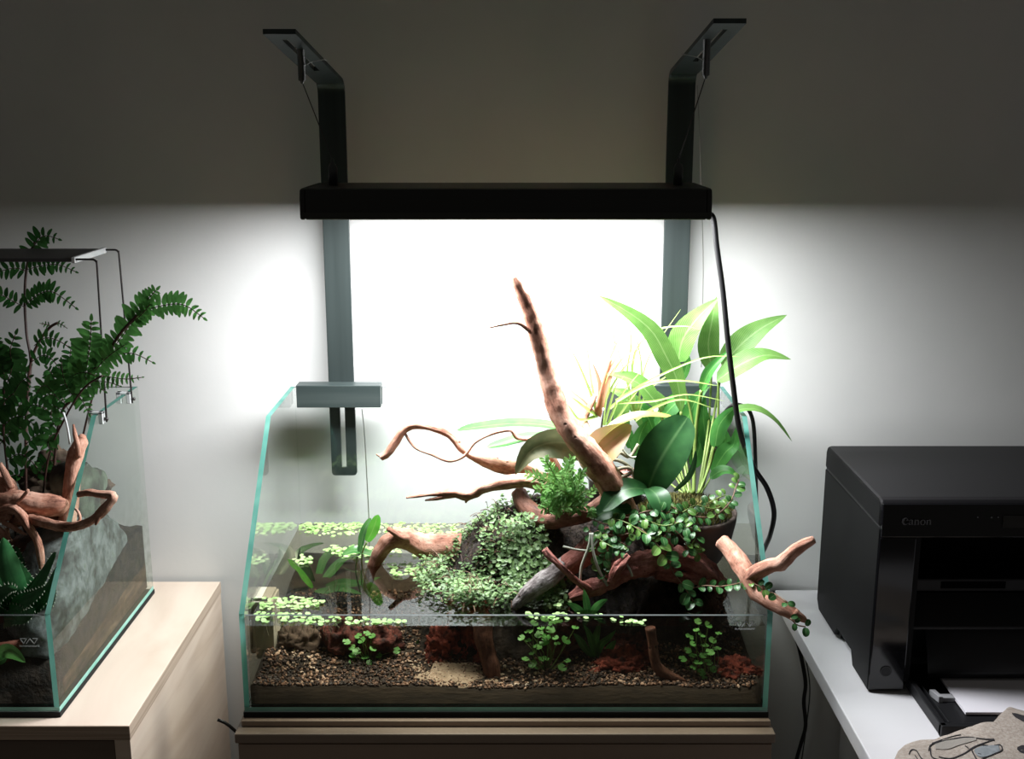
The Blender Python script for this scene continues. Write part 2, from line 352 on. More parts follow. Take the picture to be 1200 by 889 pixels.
M_anub = leafmat('sword_leaf', (.07, .36, .025), (.13, .46, .05), (.3, .5, .15), .3, .45)
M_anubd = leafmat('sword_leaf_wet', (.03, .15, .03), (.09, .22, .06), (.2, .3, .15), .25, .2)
M_aloe = leafmat('aloe_leaf', (.02, .11, .035), (.055, .2, .07), (.03, .12, .04), .35, .05, veins=0, vstr=0)
M_spine = solid('pale_spine', (.55, .62, .48), .6)
M_filter = solid('ivory_plastic', (.50, .47, .38), .4)
M_filterd = solid('dark_green_glass_tube', (.03, .045, .03), .3)
M_shrimp = solid('red_shrimp', [(.3, (.45, .06, .02)), (.7, (.6, .16, .06))], .35, 150)
M_pblack = solid('printer_matte', (.0028, .0028, .0032), .5, spec=.12, bump=.06, bscale=900)
M_ptop = solid('printer_lid_top', (.011, .0105, .0122), .5, spec=.3, bump=.08, bscale=900)
M_pgloss = solid('printer_gloss', (.004, .004, .005), .12)
M_ptray = solid('printer_tray', (.010, .010, .0115), .5, spec=.3)
M_void = solid('printer_void', (.002, .002, .002), .9, spec=.05)  # near-black colour stands in for the dark inside the slot and cavity
M_pgrey = solid('printer_print_grey', (.13, .13, .14), .7, spec=.1)
M_guide = solid('guide_grey', (.33, .33, .35), .5)
M_paper = solid('paper', (.74, .72, .78), .8)
M_linen = solid('linen', [(.3, (.30, .25, .215)), (.5, (.38, .325, .285)), (.7, (.44, .39, .35))], .95, 260, bump=.5, bscale=420)
M_ink = solid('black_ink', (.02, .018, .022), .9)
M_inkg = solid('grey_blue_ink', [(.3, (.19, .21, .23)), (.7, (.27, .29, .31))], .95, 200)
M_lampg = solid('dark_grey_aluminium', (.05, .048, .05), .5)
M_acryl = solid('clear_acrylic_white', (.62, .64, .65), .25)
M_dgrey = solid('dark_grey_plastic', (.04, .045, .045), .4)
M_soap = clear('clear_clip', (.9, .92, .92), f0=.12)
# ================================================================ setting
WY = .397; FLZ = -.76
MB().box((-2.6, WY, FLZ), (2.6, WY+.12, 1.75)).build('wall_back', M_wall, smooth=False, kind='structure')
MB().box((-2.6, -2.6, FLZ-.05), (2.6, WY+.12, FLZ)).build('floor', M_floor, smooth=False, kind='structure')

# ================================================================ furniture
W2 = .3; TD = .3454; TH = .3017; THF = .121; TYC = .1847; GT = .006; WZ = .1036
MATZ = -.006; CTOP = -.006-.0      # cabinet tops carry a 6 mm foam mat
t = thing('tank_cabinet', 'dark brown board cabinet under the central planted tank', 'cabinet', (0, .15, FLZ))
MB().box((-.302, -.010, CTOP-.007), (.302, .392, CTOP)).build('top_board', M_cab, t, False, bevel=.001)
MB().box((-.3065, -.026, CTOP-.019), (.3045, .392, CTOP-.007)).build('lip', M_cabl, t, False, bevel=.0015)
MB().box((-.3045, -.018, FLZ), (.3025, .392, CTOP-.019)).build('carcass', M_cab, t, False)
MB().box((-.3035, -.0225, FLZ+.05), (.3015, -.018, CTOP-.022)).build('front_panel', M_cab, t, False)
MB().box((-.301, -.002, -.006), (.301, .347, 0)).build('foam_mat', M_foam, None, False)
settag(bpy.data.objects['foam_mat'], 'thin black foam mat under the central planted tank', 'mat')

lx = at(151, 850, z=-.006).x; ly = at(151, 850, z=-.006).y
t = thing('plywood_cabinet', 'pale birch plywood cabinet under the fern tank', 'cabinet', (lx-.34, .19, FLZ))
MB().box((lx-.68, ly, -.024), (lx, .388, -.006)).build('top_panel', M_ply, t, False, bevel=.0008)
MB().box((lx-.6805, ly-.0006, -.0235), (lx+.0004, ly, -.0065)).build('edge_band', M_plye, t, False)
MB().box((lx, ly, -.0235), (lx+.0007, .388, -.0065)).build('edge_band', M_plye, t, False)
MB().box((lx-.018, ly, FLZ), (lx, .388, -.024)).build('side_panel', M_ply, t, False, bevel=.0006)
MB().box((lx-.68, ly, FLZ), (lx-.662, .388, -.024)).build('side_panel', M_ply, t, False)
MB().box((lx-.662, .37, FLZ), (lx-.018, .388, -.024)).build('back_panel', M_ply, t, False)
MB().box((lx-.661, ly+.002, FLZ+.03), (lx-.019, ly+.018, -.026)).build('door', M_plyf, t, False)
MB().box((-1.114, -.002, -.006), (-.511, .347, 0)).build('foam_mat', M_foam, None, False)
settag(bpy.data.objects['foam_mat.001'], 'thin black foam mat under the fern tank', 'mat')

t = thing('white_desk', 'white laminate desk holding the black printer', 'desk', (.8, .05, FLZ))
DZ = -.02
MB().box((.399, -.33, DZ-.022), (1.25, .39, DZ)).build('desk_top', [M_desk, M_deske], t, False, bevel=.0015)
MB().box((.51, -.3, FLZ), (.528, .385, DZ-.022)).build('side_panel', M_deske, t, False)
MB().box((1.19, -.3, FLZ), (1.208, .385, DZ-.022)).build('side_panel', M_deske, t, False)

# ================================================================ tanks
def logo(parent, cx, cz, y, w):
    """thin white strokes printed on the glass: two triangle-like letters over a small line of text"""
    b = MB(); s = w/250.0
    def P(x, z): return V((cx+(x-125)*s, y, cz-(z-45)*s))
    for pl in ([(75, 6), (5, 6), (48, 82), (92, 8)], [(82, 84), (138, 6), (193, 84), (246, 6), (178, 6)]):
        b2 = [P(*q) for q in pl]
        for a, c in zip(b2, b2[1:]):
            d = (c-a).normalized(); n = V((-d.z, 0, d.x))*w*.021
            b.add([a-n, c-n, c+n, a+n, a-n+V((0, .0003, 0)), c-n+V((0, .0003, 0)), c+n+V((0, .0003, 0)), a+n+V((0, .0003, 0))], [(0, 1, 2, 3), (7, 6, 5, 4), (0, 4, 5, 1), (1, 5, 6, 2), (2, 6, 7, 3), (3, 7, 4, 0)])
    b.build('printed_mark', M_print, parent, False, label='white triangular logo printed on the front glass')
    fc = bpy.data.curves.new('t', 'FONT'); fc.body = 'm.manonatural'; fc.size = w*.185; fc.align_x = 'CENTER'; fc.extrude = .0001
    o = bpy.data.objects.new('t', fc); COL.objects.link(o); dg = bpy.context.evaluated_depsgraph_get()
    me = bpy.data.meshes.new_from_object(o.evaluated_get(dg)); bpy.data.objects.remove(o)
    b = MB(); b.add([V((cx, y, cz-w*.33))+V((v.co.x, -v.co.z, v.co.y)) for v in me.vertices], [tuple(p.vertices) for p in me.polygons])
    b.build('printed_text', M_print, parent, False)
def tank(cx, label, side_r):
    t = thing('glass_tank', label, 'tank', (cx, TD/2, 0))
    x0, x1 = cx-W2, cx+W2
    prof = [(0, GT), (TD, GT), (TD, TH), (TYC, TH), (0, THF)]
    G = [M_glass, M_edge]
    def pane(nm, poly, ext, edges, mats=G):
        b = MB(); b.prism(poly, ext, 0, 0)
        for k in edges: b.m[2+k] = 1
        return b.build(nm, mats, t, False)
    pane('bottom_pane', [(x0, 0, 0), (x0, TD, 0), (x1, TD, 0), (x1, 0, 0)], (0, 0, GT), (0, 2, 3), [M_glass, M_edgeb])
    MB().box((x0, -.0006, -.0002), (x1, .0004, .0012)).build('edge_glint', M_glint, t, False)  # pale strip painted as the glint along the bottom glass edge
    pane('front_pane', [(x0+GT, 0, GT), (x1-GT, 0, GT), (x1-GT, 0, THF-.002), (x0+GT, 0, THF-.002)], (0, .0035, 0), (2,), [M_glass, M_rim])
    pane('back_pane', [(x0+GT, TD-GT, GT), (x1-GT, TD-GT, GT), (x1-GT, TD-GT, TH), (x0+GT, TD-GT, TH)], (0, GT, 0), (2,), [M_glass, M_rim])
    pane('side_pane', [(x0, y, z) for y, z in prof], (GT, 0, 0), (2, 3, 4))
    pane('side_pane', [(x1-GT, y, z) for y, z in prof], (GT, 0, 0), (2, 3, 4), [side_r, M_edge, M_innerwet]).data.polygons[0].material_index = 0 if side_r is M_glass else 2
    return t
TK = tank(0, 'clear glass tank with slanted front, planted hill and floating plants', M_glass)
c = at(873, 731, y=-.0004); logo(TK, c.x, c.z, -.0006, .0205)
LX1 = -.512; LTC = LX1-W2
TL = tank(LTC, 'glass terrarium with slanted front beside the tall fern', M_glassd)
c = at(34, 751, y=-.0004); logo(TL, c.x, c.z, -.0006, .0205)
# water
wb = MB().box((-W2+GT+.0004, GT+.0004, GT+.0004), (W2-GT-.0004, TD-GT-.0004, WZ), 1)
wb.m[1] = 0
settag(wb.build('water', [M_water, M_waterside], None, False), 'still clear water filling the lower part of the central tank', 'water', kind='stuff')

# ================================================================ hanging lamp
LY0, LY1, LZ0, LZ1, LXh = .100, .236, .552, .587, .2315
t = thing('hanging_lamp', 'long black aluminium light bar hanging by wires over the planted tank', 'lamp', (0, .168, LZ0))
b = MB(); yc = (LY0+LY1)/2
prof = [(LY0+.002, LZ0), (LY0, LZ0+.003), (LY0+.0005, LZ0+.024), (LY0+.004, LZ1-.001), (LY0+.012, LZ1), (LY1-.012, LZ1), (LY1-.004, LZ1-.001), (LY1-.0005, LZ0+.024), (LY1, LZ0+.003), (LY1-.002, LZ0)]
b.prism([(-LXh+.006, y, z) for y, z in prof][::-1], (2*LXh-.012, 0, 0)); b.build('housing', M_black, t, False, bevel=.0015)
for s in (-1, 1):
    b = MB(); b.prism([(s*LXh-(.006 if s > 0 else 0), y, z) for y, z in prof][::-1], (.006, 0, 0)); b.build('end_cap', M_black, t, False, bevel=.002)
MB().box((-LXh+.002, LY0-.0004, LZ0+.0015), (LXh-.002, LY0+.001, LZ0+.0085)).build('trim_strip', solid('lamp_trim', (.016, .018, .014), .4), t, False)
m_led, nt, out = new('led_diffuser'); e = N(nt, 'ShaderNodeEmission', i_0=(1, 1, .99, 1), i_1=6.0); nt.links.new(e.outputs[0], out.inputs[0])
MB().box((-LXh+.012, LY0+.014, LZ0-.0008), (LXh-.012, LY1-.014, LZ0+.001)).build('led_panel', m_led, t, False)
ld = bpy.data.lights.new('lamp_light', 'AREA'); ld.shape = 'RECTANGLE'; ld.size = .43; ld.size_y = .10; ld.energy = LAMP_WATTS; ld.color = (.975, .99, 1.0)
lo = bpy.data.objects.new('lamp_light', ld); COL.objects.link(lo); lo.parent = t; lo.location = V((0, yc, LZ0-.0015))-WL[t]
FIT = {-1: at(390, 200, y=.168), 1: at(795, 197, y=.168)}
for s in (-1, 1):
    p = FIT[s]
    b = MB(); b.lathe([(.0055, LZ1), (.0055, LZ1+.020), (.004, LZ1+.024), (.0018, LZ1+.026), (.0018, LZ1+.031)], (p.x, p.y, 0), 14); b.build('cable_gripper', M_dgrey, t)

# hangers
def hanger(s):
    xc = -.231 if s < 0 else .2303; hw = .0178; zt = .708 if s < 0 else .719; rise = .043
    t = thing('lamp_hanger', ('left' if s < 0 else 'right')+' flat grey metal hanger arm clamped to the back glass'+(' with the bare lower slot' if s < 0 else ' behind the lily leaves'), 'hanger', (xc, .354, .17), 'lamp hangers')
    th = .0055; out_ = -.014 if s < 0 else .012
    # centre line: up, round the bend, then forward and a little up
    cl = [(xc, .3560, .300), (xc, .3560, zt-.012)]
    for a in range(1, 7):
        q = a/6*PI/2*.92; cl.append((xc+out_*.03*a/6, .3560-.016*(1-math.cos(q)), zt-.012+.016*math.sin(q)))
    yl, zl = cl[-1][1], cl[-1][2]; ye = .098
    for k in (.5, 1): cl.append((xc+out_*k, yl+(ye-yl)*k, zl+rise*k))
    def ribbon(b, cl, hw0, hw1, th):
        for i, p in enumerate(cl):
            p = V(p); tt = (V(cl[min(i+1, len(cl)-1)])-V(cl[max(i-1, 0)])).normalized(); nn = V((1, 0, 0)).cross(tt).normalized()
            for (u, v) in ((hw0, 0), (hw1, 0), (hw1, 1), (hw0, 1)):
                b.v.append(p+V((u, 0, 0))+nn*(v*th-th/2)); b.uv.append((0, 0))
        n = len(cl); b0 = len(b.v)-4*n
        for i in range(n-1):
            for k in range(4):
                b.f.append([b0+4*i+k, b0+4*i+(k+1) % 4, b0+4*(i+1)+(k+1) % 4, b0+4*(i+1)+k]); b.m.append(0); b.rnd.append(0)
        b.f.append([b0+3, b0+2, b0+1, b0]); b.f.append([b0+4*(n-1)+k for k in range(4)]); b.m += [0, 0]; b.rnd += [0, 0]
        return b
    b = MB(); ia = len(cl)-2
    ribbon(b, cl[:ia], -hw, hw, th); b.build('strip', M_hang, t, False, bevel=.0008)
    # arm with a slot open along its middle
    p0, p1 = V(cl[ia-1]), V(cl[-1])
    def seg(a, c): return [p0+(p1-p0)*a, p0+(p1-p0)*((a+c)/2), p0+(p1-p0)*c]
    b = MB(); ribbon(b, seg(0, .28), -hw, hw, th); ribbon(b, seg(.28, .9), -hw, -.0035, th); ribbon(b, seg(.28, .9), .0035, hw, th); ribbon(b, seg(.9, 1), -hw, hw, th)
    b.build('arm', M_hang, t, False)
    # lower slotted tongue
    b = MB(); z0 = at(405, 557, y=.353).z; zb = .3005
    ribbon(b, [(xc, .3560, z0+.012), (xc, .3560, (z0+zb)/2), (xc, .3560, zb)], -hw, -.0034, th); ribbon(b, [(xc, .3560, z0+.012), (xc, .3560, (z0+zb)/2), (xc, .3560, zb)], .0034, hw, th)
    pl = [(xc-hw, .3535, z0+.012), (xc-hw, .3535, z0+.004), (xc-hw*.9, .3535, z0+.001), (xc-hw*.75, .3535, z0), (xc+hw*.75, .3535, z0), (xc+hw*.9, .3535, z0+.001), (xc+hw, .3535, z0+.004), (xc+hw, .3535, z0+.012)]
    b.prism(pl[::-1], (0, .004, 0)); b.build('slotted_tongue', M_hang, t, False)
    # clamp over the glass rim
    k0 = at(349, 478, y=.326); k1 = at(447, 452, y=.326); cx = xc+(-.0005 if s < 0 else .002); wz = (k1.x-k0.x)/2
    b = MB(); zb2, zt2 = k0.z, k1.z
    b.box((cx-wz, .3275, zb2), (cx+wz, .3385, zt2)); b.box((cx-wz, .3385, zt2-.006), (cx+wz, .3524, zt2)); b.box((cx-wz, .3462, zb2), (cx+wz, .3524, zt2-.006))
    b.build('clamp', M_clamp, t, False, bevel=.0007)
    # hook, gripper and wire
    h = at(354, 92, y=.168) if s < 0 else at(827, 86, y=.168)
    k = (h.y-p0.y)/(p1.y-p0.y); az = p0.z+(p1.z-p0.z)*k
    b = MB(); b.lathe([(.0016, h.z-.006), (.0026, h.z-.003), (.0045, h.z-.002), (.0045, az-.001), (.0068, az-.0008), (.0068, az+.004)], (h.x, h.y, 0), 14); b.build('hook', M_dgrey, t)
    b = MB(); b.tube([h-V((0, 0, .004)), FIT[s].xyz.to_3d() if False else V((FIT[s].x, FIT[s].y, LZ1+.03))], .00065, 6); b.build('wire', M_wire, t)
    b = MB(); b.tube([h+V((0, 0, .012)), h+V((.012*-s, -.004, .018)), h+V((.03*-s, -.008, .021))], .0005, 6); b.build('wire_tail', M_steel, t)
    return t
HL = hanger(-1); HR = hanger(1)

# ================================================================ cords
def cord(name, pts, r, label, mat=M_cord, cat='cord', group=None):
    b = MB(); b.tube([at(*p) for p in pts], r, 8, step=.006); o = b.build(name, mat); settag(o, label, cat, group); return o
cord('power_cord', [(829, 251, .175), (836, 256, .172), (840, 290, .17), (847, 340, .165), (853, 400, .16), (859, 450, .16), (867, 505, .165), (882, 545, .18), (899, 572, .20), (907, 600, .22), (903, 625, .25), (897, 640, .30), (893, 652, .37), (890, 690, .388)], .0034, 'thick black power cord hanging from the lamp past the lily')
cord('pump_cord', [(846, 492, .26), (852, 480, .25), (862, 474, .245), (875, 478, .243), (882, 492, .243), (884.5, 520, .25), (886, 570, .30), (887, 640, .37), (886, 690, .385)], .0027, 'black pump cord looped over the right glass rim')
cord('floor_cord', [(905, 693, .392), (921, 720, .385), (932, 745, .37), (939, 770, .37), (944, 800, .372), (942, 822, .372), (944, 850, .372), (938, 873, .372), (929, 905, .372)], .003, 'black cord hanging on the wall below the desk edge')
cord('hanging_cable', [(943, 765, .385), (949, 805, .388), (945, 850, .388), (938, 900, .388)], .001, 'thin grey cord hanging on the wall under the desk', M_dgrey)
cord('floor_cord', [(255, 843, .02), (266, 848, .02), (282, 862, .02)], .002, 'short black cord between the two cabinets')
cord('thin_wire', [(817, 100, .30), (820, 160, .31), (822, 230, .33), (824, 300, .35), (823.5, 360, .36), (822, 430, .37)], .00055, 'thin grey wire hanging beside the right hanger', M_steel, 'wire')
cord('airline_tube', [(424, 479, .349), (427, 505, .35), (430, 560, .35), (432.5, 612, .3485), (433, 640, .3485)], .0008, 'thin grey tube running down the back glass beside the slotted hanger', M_steel, 'tube')
# ================================================================ tank floor
def hsand(x, y):
    return .030-.003*math.exp(-((x+.02)/.07)**2)-.004*math.exp(-((x-.02)/.02)**2*1.5)+.030*max(0, y-.02)/.3+.003*noise.noise(V((x*18, y*18, 0)))-.002*(x > .2)
def terrain(name, xr, yr, nx, ny, hf, zb, mat, parent=None, kind=None, smooth=True):
    b = MB(); (x0, x1), (y0, y1) = xr, yr; vs = []; 
    for j in range(ny+1):
        for i in range(nx+1):
            x = x0+(x1-x0)*i/nx; y = y0+(y1-y0)*j/ny; vs.append((x, y, hf(x, y)))
    n1 = len(vs)
    F = [(j*(nx+1)+i, j*(nx+1)+i+1, (j+1)*(nx+1)+i+1, (j+1)*(nx+1)+i) for j in range(ny) for i in range(nx)]
    rim = [i for i in range(nx+1)]+[j*(nx+1)+nx for j in range(1, ny+1)]+[ny*(nx+1)+i for i in range(nx-1, -1, -1)]+[j*(nx+1) for j in range(ny-1, 0, -1)]
    for r in rim: vs.append((vs[r][0], vs[r][1], zb))
    m = len(rim)
    for k in range(m): F.append((rim[k], n1+k, n1+(k+1) % m, rim[(k+1) % m]))
    F.append(tuple(n1+k for k in range(m)))
    b.add(vs, F); return b.build(name, mat, parent, smooth, kind)
o = terrain('soil_bed', (-.2935, .2935), (.0068, .338), 60, 30, lambda x, y: hsand(x, y)-.002, .0066, M_soil, kind='stuff'); settag(o, 'brown soil layer along the tank bottom behind the front glass', 'soil')
def icos():
    g = (1+5**.5)/2
    v = [V(p).normalized() for p in ((-1,g,0),(1,g,0),(-1,-g,0),(1,-g,0),(0,-1,g),(0,1,g),(0,-1,-g),(0,1,-g),(g,0,-1),(g,0,1),(-g,0,-1),(-g,0,1))]
    f = [(0,11,5),(0,5,1),(0,1,7),(0,7,10),(0,10,11),(1,5,9),(5,11,4),(11,10,2),(10,7,6),(7,1,8),(3,9,4),(3,4,2),(3,2,6),(3,6,8),(3,8,9),(4,9,5),(2,4,11),(6,2,10),(8,6,7),(9,8,1)]
    return v, f
IV, IF = icos()
b = MB(); R = random.Random(3)
for k in range(10500):
    x = R.uniform(-.29, .29); y = .009+R.random()**1.3*.22
    sx = math.exp(-(((x+.062)/.05)**2+((y-.036)/.026)**2))
    r = R.uniform(.0011, .0025)*(1-.5*sx); q = Matrix.Rotation(R.uniform(0, 6.3), 3, 'Z') @ Matrix.Rotation(R.uniform(0, 3), 3, 'X') @ Matrix.Diagonal((R.uniform(.7, 1.7), 1, R.uniform(.6, .9)))
    z = hsand(x, y)-.0015+r*.4
    rn = min(.98, max(.02, R.random()**1.2*(.7+.5*noise.noise(V((x*14, y*14, 3))))+.05+.3*sx))
    b.add([V((x, y, z))+(q @ v)*r for v in IV], IF, rnd=rn)
o = b.build('gravel', M_gravel, None, False, 'stuff'); settag(o, 'mixed brown and pale gravel on the tank floor', 'gravel')
def hpatch(x, y): return hsand(x, y)-.0004-.006*max(0, ((x+.062)/.05)**2+((y-.036)/.027)**2-.55+1.1*noise.noise(V((x*60, y*60, 4))))
o = terrain('sand_patch', (-.125, .015), (.0075, .09), 28, 16, hpatch, .02, M_sand, kind='stuff'); settag(o, 'bare pale sand patch in front of the tall red lava rock', 'sand')

def blob(name, c, r, mat, label=None, cat=None, seed=0, rough=.35, fq=1.6, n=4, parent=None, group=None, craggy=0):
    """irregular rock: displaced geodesic ball, radii r=(rx,ry,rz)"""
    import bmesh
    bm = bmesh.new(); bmesh.ops.create_icosphere(bm, subdivisions=n, radius=1)
    vs = []
    for v in bm.verts:
        p = v.co.copy(); q = p*fq+V((seed*7.3, seed*1.7, 0))
        d = 1+rough*noise.noise(q)+rough*.5*noise.noise(q*2.3)+rough*.25*noise.noise(q*5)
        if craggy: d += craggy*(noise.cell(q*2.2)*.5-.25)+craggy*.5*noise.noise(q*9)
        vs.append(V(c)+V((p.x*r[0], p.y*r[1], p.z*r[2]))*d)
    fs = [tuple(v.index for v in f.verts) for f in bm.faces]; bm.free()
    b = MB(); b.add(vs, fs); o = b.build(name, mat, parent)
    return settag(o, label, cat, group) if label else o
ROCKS = [((520, 768), .085, (.026, .028, .040), 'tall craggy red lava rock left of the dark submerged post'),
         ((556, 770), .09, (.027, .03, .048), 'large red lava rock just behind the pale sand patch'),
         ((728, 785), .055, (.044, .03, .022), 'broad pointed red lava rock lying right of centre'),
         ((738, 770), .085, (.03, .03, .03), 'dark red lava rock behind the broad pointed one'),
         ((862, 790), .05, (.026, .025, .021), 'rounded red lava rock in the right tank corner'),
         ((444, 752), .085, (.026, .022, .024), 'dull red lava rock behind the left pennywort'),
         ((402, 750), .09, (.024, .022, .028), 'upright dark red rock left of the pennywort'),
         ((352, 752), .1, (.03, .02, .022), 'flat brown rock beside the ivory filter'),
         ((655, 748), .085, (.022, .02, .026), 'small red lava rock behind the central pennywort'),
         ((550, 715), .10, (.03, .025, .018), 'red lava rock breaking the water below the creeping plants')]
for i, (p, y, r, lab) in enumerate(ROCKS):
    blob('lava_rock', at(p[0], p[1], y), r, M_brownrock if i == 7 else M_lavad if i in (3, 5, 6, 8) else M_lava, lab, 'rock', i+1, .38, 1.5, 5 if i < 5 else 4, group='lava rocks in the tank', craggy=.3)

# ================================================================ planted hill core
cA = at(572, 640, .17); cB = at(690, 640, .17)
def hhill(x, y):
    h = .03
    h += .125*math.exp(-(((x-cA.x-.005)/.075)**2+((y-.185)/.085)**2)**1.4)
    h += .130*math.exp(-(((x-.095)/.085)**2+((y-.22)/.085)**2)**1.6)
    h += .095*math.exp(-(((x-.18)/.09)**2+((y-.21)/.09)**2)**1.6)
    h += .016*noise.noise(V((x*26, y*26, 1)))+.009*noise.noise(V((x*70, y*70, 5)))+.006*noise.noise(V((x*170, y*170, 8)))
    return max(h, .028)
HCLIP = .182
o = terrain('peat_mound', (-.105, .27), (.07, .335), 150, 110, lambda x, y: min(hhill(x, y), HCLIP+.012*noise.noise(V((x*40, y*40, 2)))+.005*noise.noise(V((x*170, y*170, 8)))), .02, M_bark)
settag(o, 'dark peat mound rising from the water under the plants', 'soil', kind='stuff')

# ================================================================ driftwood
def wood(name, label, branches, mat=M_wood, group='driftwood pieces in the planted tank', seed=0, gn=.24, seg=16):
    """first branch is the trunk (the thing itself), the others are its branches"""
    root = None
    for i, (pts, rad) in enumerate(branches):
        b = MB(); b.tube([at(*p) for p in pts], [r*.001 for r in rad], seg if max(rad) > 4 else 8, gn, 45, step=.0035, seed=seed+i*3)
        if root is None: root = b.build(name, mat); settag(root, label, 'driftwood', group)
        else: b.build('branch', mat, root)
    return root
wood('driftwood_piece', 'tall upright driftwood branch with a jagged broken top', [
    ([(734, 606, .14), (721, 580, .122), (707, 554, .112), (690, 530, .108), (669, 506, .11), (655, 480, .115), (647, 455, .12), (639, 430, .125), (633, 405, .126), (626, 378, .127), (616, 352, .128), (608, 335, .128), (603, 324, .128)], [16, 17, 16.5, 15, 14, 12.5, 11, 10.5, 10, 9.5, 8, 6.5, 4.5]),
    ([(636, 412, .126), (628, 395, .124), (617, 385, .122), (606, 378, .12), (591, 380, .118), (573, 384, .115)], [4, 3.2, 2.4, 2.2, 1.8, 1]),
    ([(692, 512, .21), (684, 495, .22), (690, 478, .225), (697, 462, .23)], [6, 5.5, 5, 4])], seed=1)
wood('driftwood_piece', 'forked driftwood branch arching left with a thin looping twig', [
    ([(668, 590, .2), (640, 568, .195), (615, 552, .19), (585, 545, .185), (562, 536, .18), (545, 527, .178), (527, 509, .175), (507, 501, .172), (488, 498, .17), (475, 502, .168), (463, 518, .166), (455, 530, .165), (446, 536, .165)], [11, 10, 10, 9.5, 8, 6, 5, 5, 5, 5, 5, 5, 4]),
    ([(474, 507, .168), (486, 524, .165), (505, 532, .164), (526, 540, .165), (544, 534, .165), (557, 518, .166), (577, 508, .167), (598, 504, .168), (607, 513, .17), (630, 516, .173), (643, 526, .175), (649, 540, .178), (659, 560, .185)], [1.6, 1.6, 1.7, 1.9, 1.9, 1.7, 1.7, 2.2, 2.6, 2.8, 4, 4.5, 6]),
    ([(447, 535, .165), (443, 533, .165), (441, 532, .164)], [2, 1.5, .6]),
    ([(607, 557, .187), (600, 549, .186), (594, 541, .185)], [2.2, 1.8, 1]),
    ([(628, 560, .185), (640, 556, .184), (655, 556, .183), (668, 561, .18)], [2.6, 2.2, 2, 2])], seed=5)
wood('driftwood_piece', 'pale driftwood branch reaching left just above the creeping plants', [
    ([(680, 606, .15), (662, 585, .148), (645, 572, .145), (620, 563, .14), (592, 565, .135), (565, 572, .13), (549, 580, .127), (530, 577, .125), (500, 579, .122), (476, 583, .12)], [10, 10.5, 10, 9, 8, 7, 6.5, 5, 3, 1.4]),
    ([(536, 579, .125), (516, 583, .121), (498, 586, .119)], [3.4, 2.4, 1]),
    ([(552, 578, .127), (547, 585, .126), (546, 589, .126)], [4.5, 2.5, .8])], seed=9)
wood('driftwood_piece', 'dark driftwood limb under the branches at the back of the mound', [
    ([(608, 575, .2), (618, 595, .18), (640, 608, .165), (668, 606, .15), (692, 598, .14), (712, 585, .14)], [9, 12, 12, 11, 10, 10]),
    ([(640, 600, .145), (660, 599, .135), (682, 599, .13), (700, 604, .13)], [2.4, 2.4, 2.2, 1.6])], M_woodd, seed=13)
zz = at(437, 664, z=WZ).y
wood('driftwood_piece', 'thick curved driftwood log dipping into the water at left', [
    ([(540, 640, .19), (520, 639, .19), (500, 640, .19), (478, 632, .188), (460, 633, .187), (448, 644, .187), (440, 657, .187), (434, 672, .19), (428, 700, .2)], [17, 16, 16, 14, 12.5, 10.5, 8, 6.5, 5]),
    ([(480, 630, .178), (471, 630, .176), (463, 625, .174), (454, 619, .172)], [5, 4.2, 3.4, 3]),
    ([(496, 645, .178), (498, 654, .175), (499, 662, .174)], [4, 3, 1])], seed=17, gn=.2)
wood('driftwood_piece', 'knotted reddish driftwood lump low at the front right of the mound', [
    ([(668, 700, .07), (690, 690, .07), (708, 683, .07), (728, 668, .075), (752, 662, .08), (778, 656, .085), (802, 656, .09), (826, 668, .1), (845, 690, .11)], [5, 9, 8, 13, 14, 14, 13, 12, 9]),
    ([(716, 682, .062), (724, 665, .06), (737, 650, .062)], [5, 6, 3]),
    ([(776, 655, .08), (784, 642, .082), (780, 628, .09)], [8, 6, 5]),
    ([(690, 690, .062), (672, 677, .056), (656, 662, .054), (645, 652, .054), (638, 643, .056)], [5.5, 4, 3.8, 3.8, 3.4]),
    ([(770, 668, .075), (800, 676, .08), (826, 682, .09)], [9, 8, 6])], M_woodr, seed=21, gn=.6, seg=22)
wood('driftwood_piece', 'bleached grey root tip poking toward the front glass', [
    ([(676, 650, .14), (658, 664, .105), (646, 674, .085), (632, 683, .075), (618, 694, .066), (607, 705, .06), (598, 715, .056)], [9, 10, 11, 11.5, 10, 7, 2.5])], M_woodg, seed=25, gn=.2)
wood('driftwood_piece', 'pinkish forked driftwood limb sticking out over the right glass', [
    ([(846, 634, .075), (858, 646, .06), (868, 660, .04), (877, 674, .022), (886, 692, .008), (899, 703, -.006), (914, 711, -.016), (934, 722, -.026)], [9, 10, 10.5, 10.5, 10, 9, 8.5, 7]),
    ([(877, 678, .018), (889, 669, .010), (902, 663, .002), (915, 660, -.006), (929, 647, -.012), (942, 638, -.018), (954, 632, -.022)], [9, 8.5, 8, 8, 7, 6, 4]),
    ([(930, 718, -.026), (940, 724, -.03), (947, 729, -.032)], [6, 4, 1.5])], seed=29, gn=.2)
wood('driftwood_piece', 'dark submerged driftwood post right of the tall lava rock', [
    ([(566, 722, .06), (567, 745, .05), (572, 768, .045), (576, 785, .04), (578, 806, .038)], [13, 12, 10, 10, 9])], M_woodd, seed=33)
wood('driftwood_piece', 'thin bent driftwood stick before the broad lava rock', [
    ([(762, 735, .03), (765, 755, .028), (767, 772, .026), (773, 785, .024), (787, 793, .022), (803, 799, .02)], [6, 5.5, 5.5, 6.5, 6, 3])], M_woodd, seed=37)
wood('driftwood_piece', 'slim dark stick beside the central pennywort', [
    ([(648, 735, .07), (646, 760, .07), (645, 795, .07)], [5, 4, 4]), ([(645, 770, .07), (660, 762, .07), (684, 755, .07)], [3.5, 3.5, 2.5])], M_woodd, seed=41)

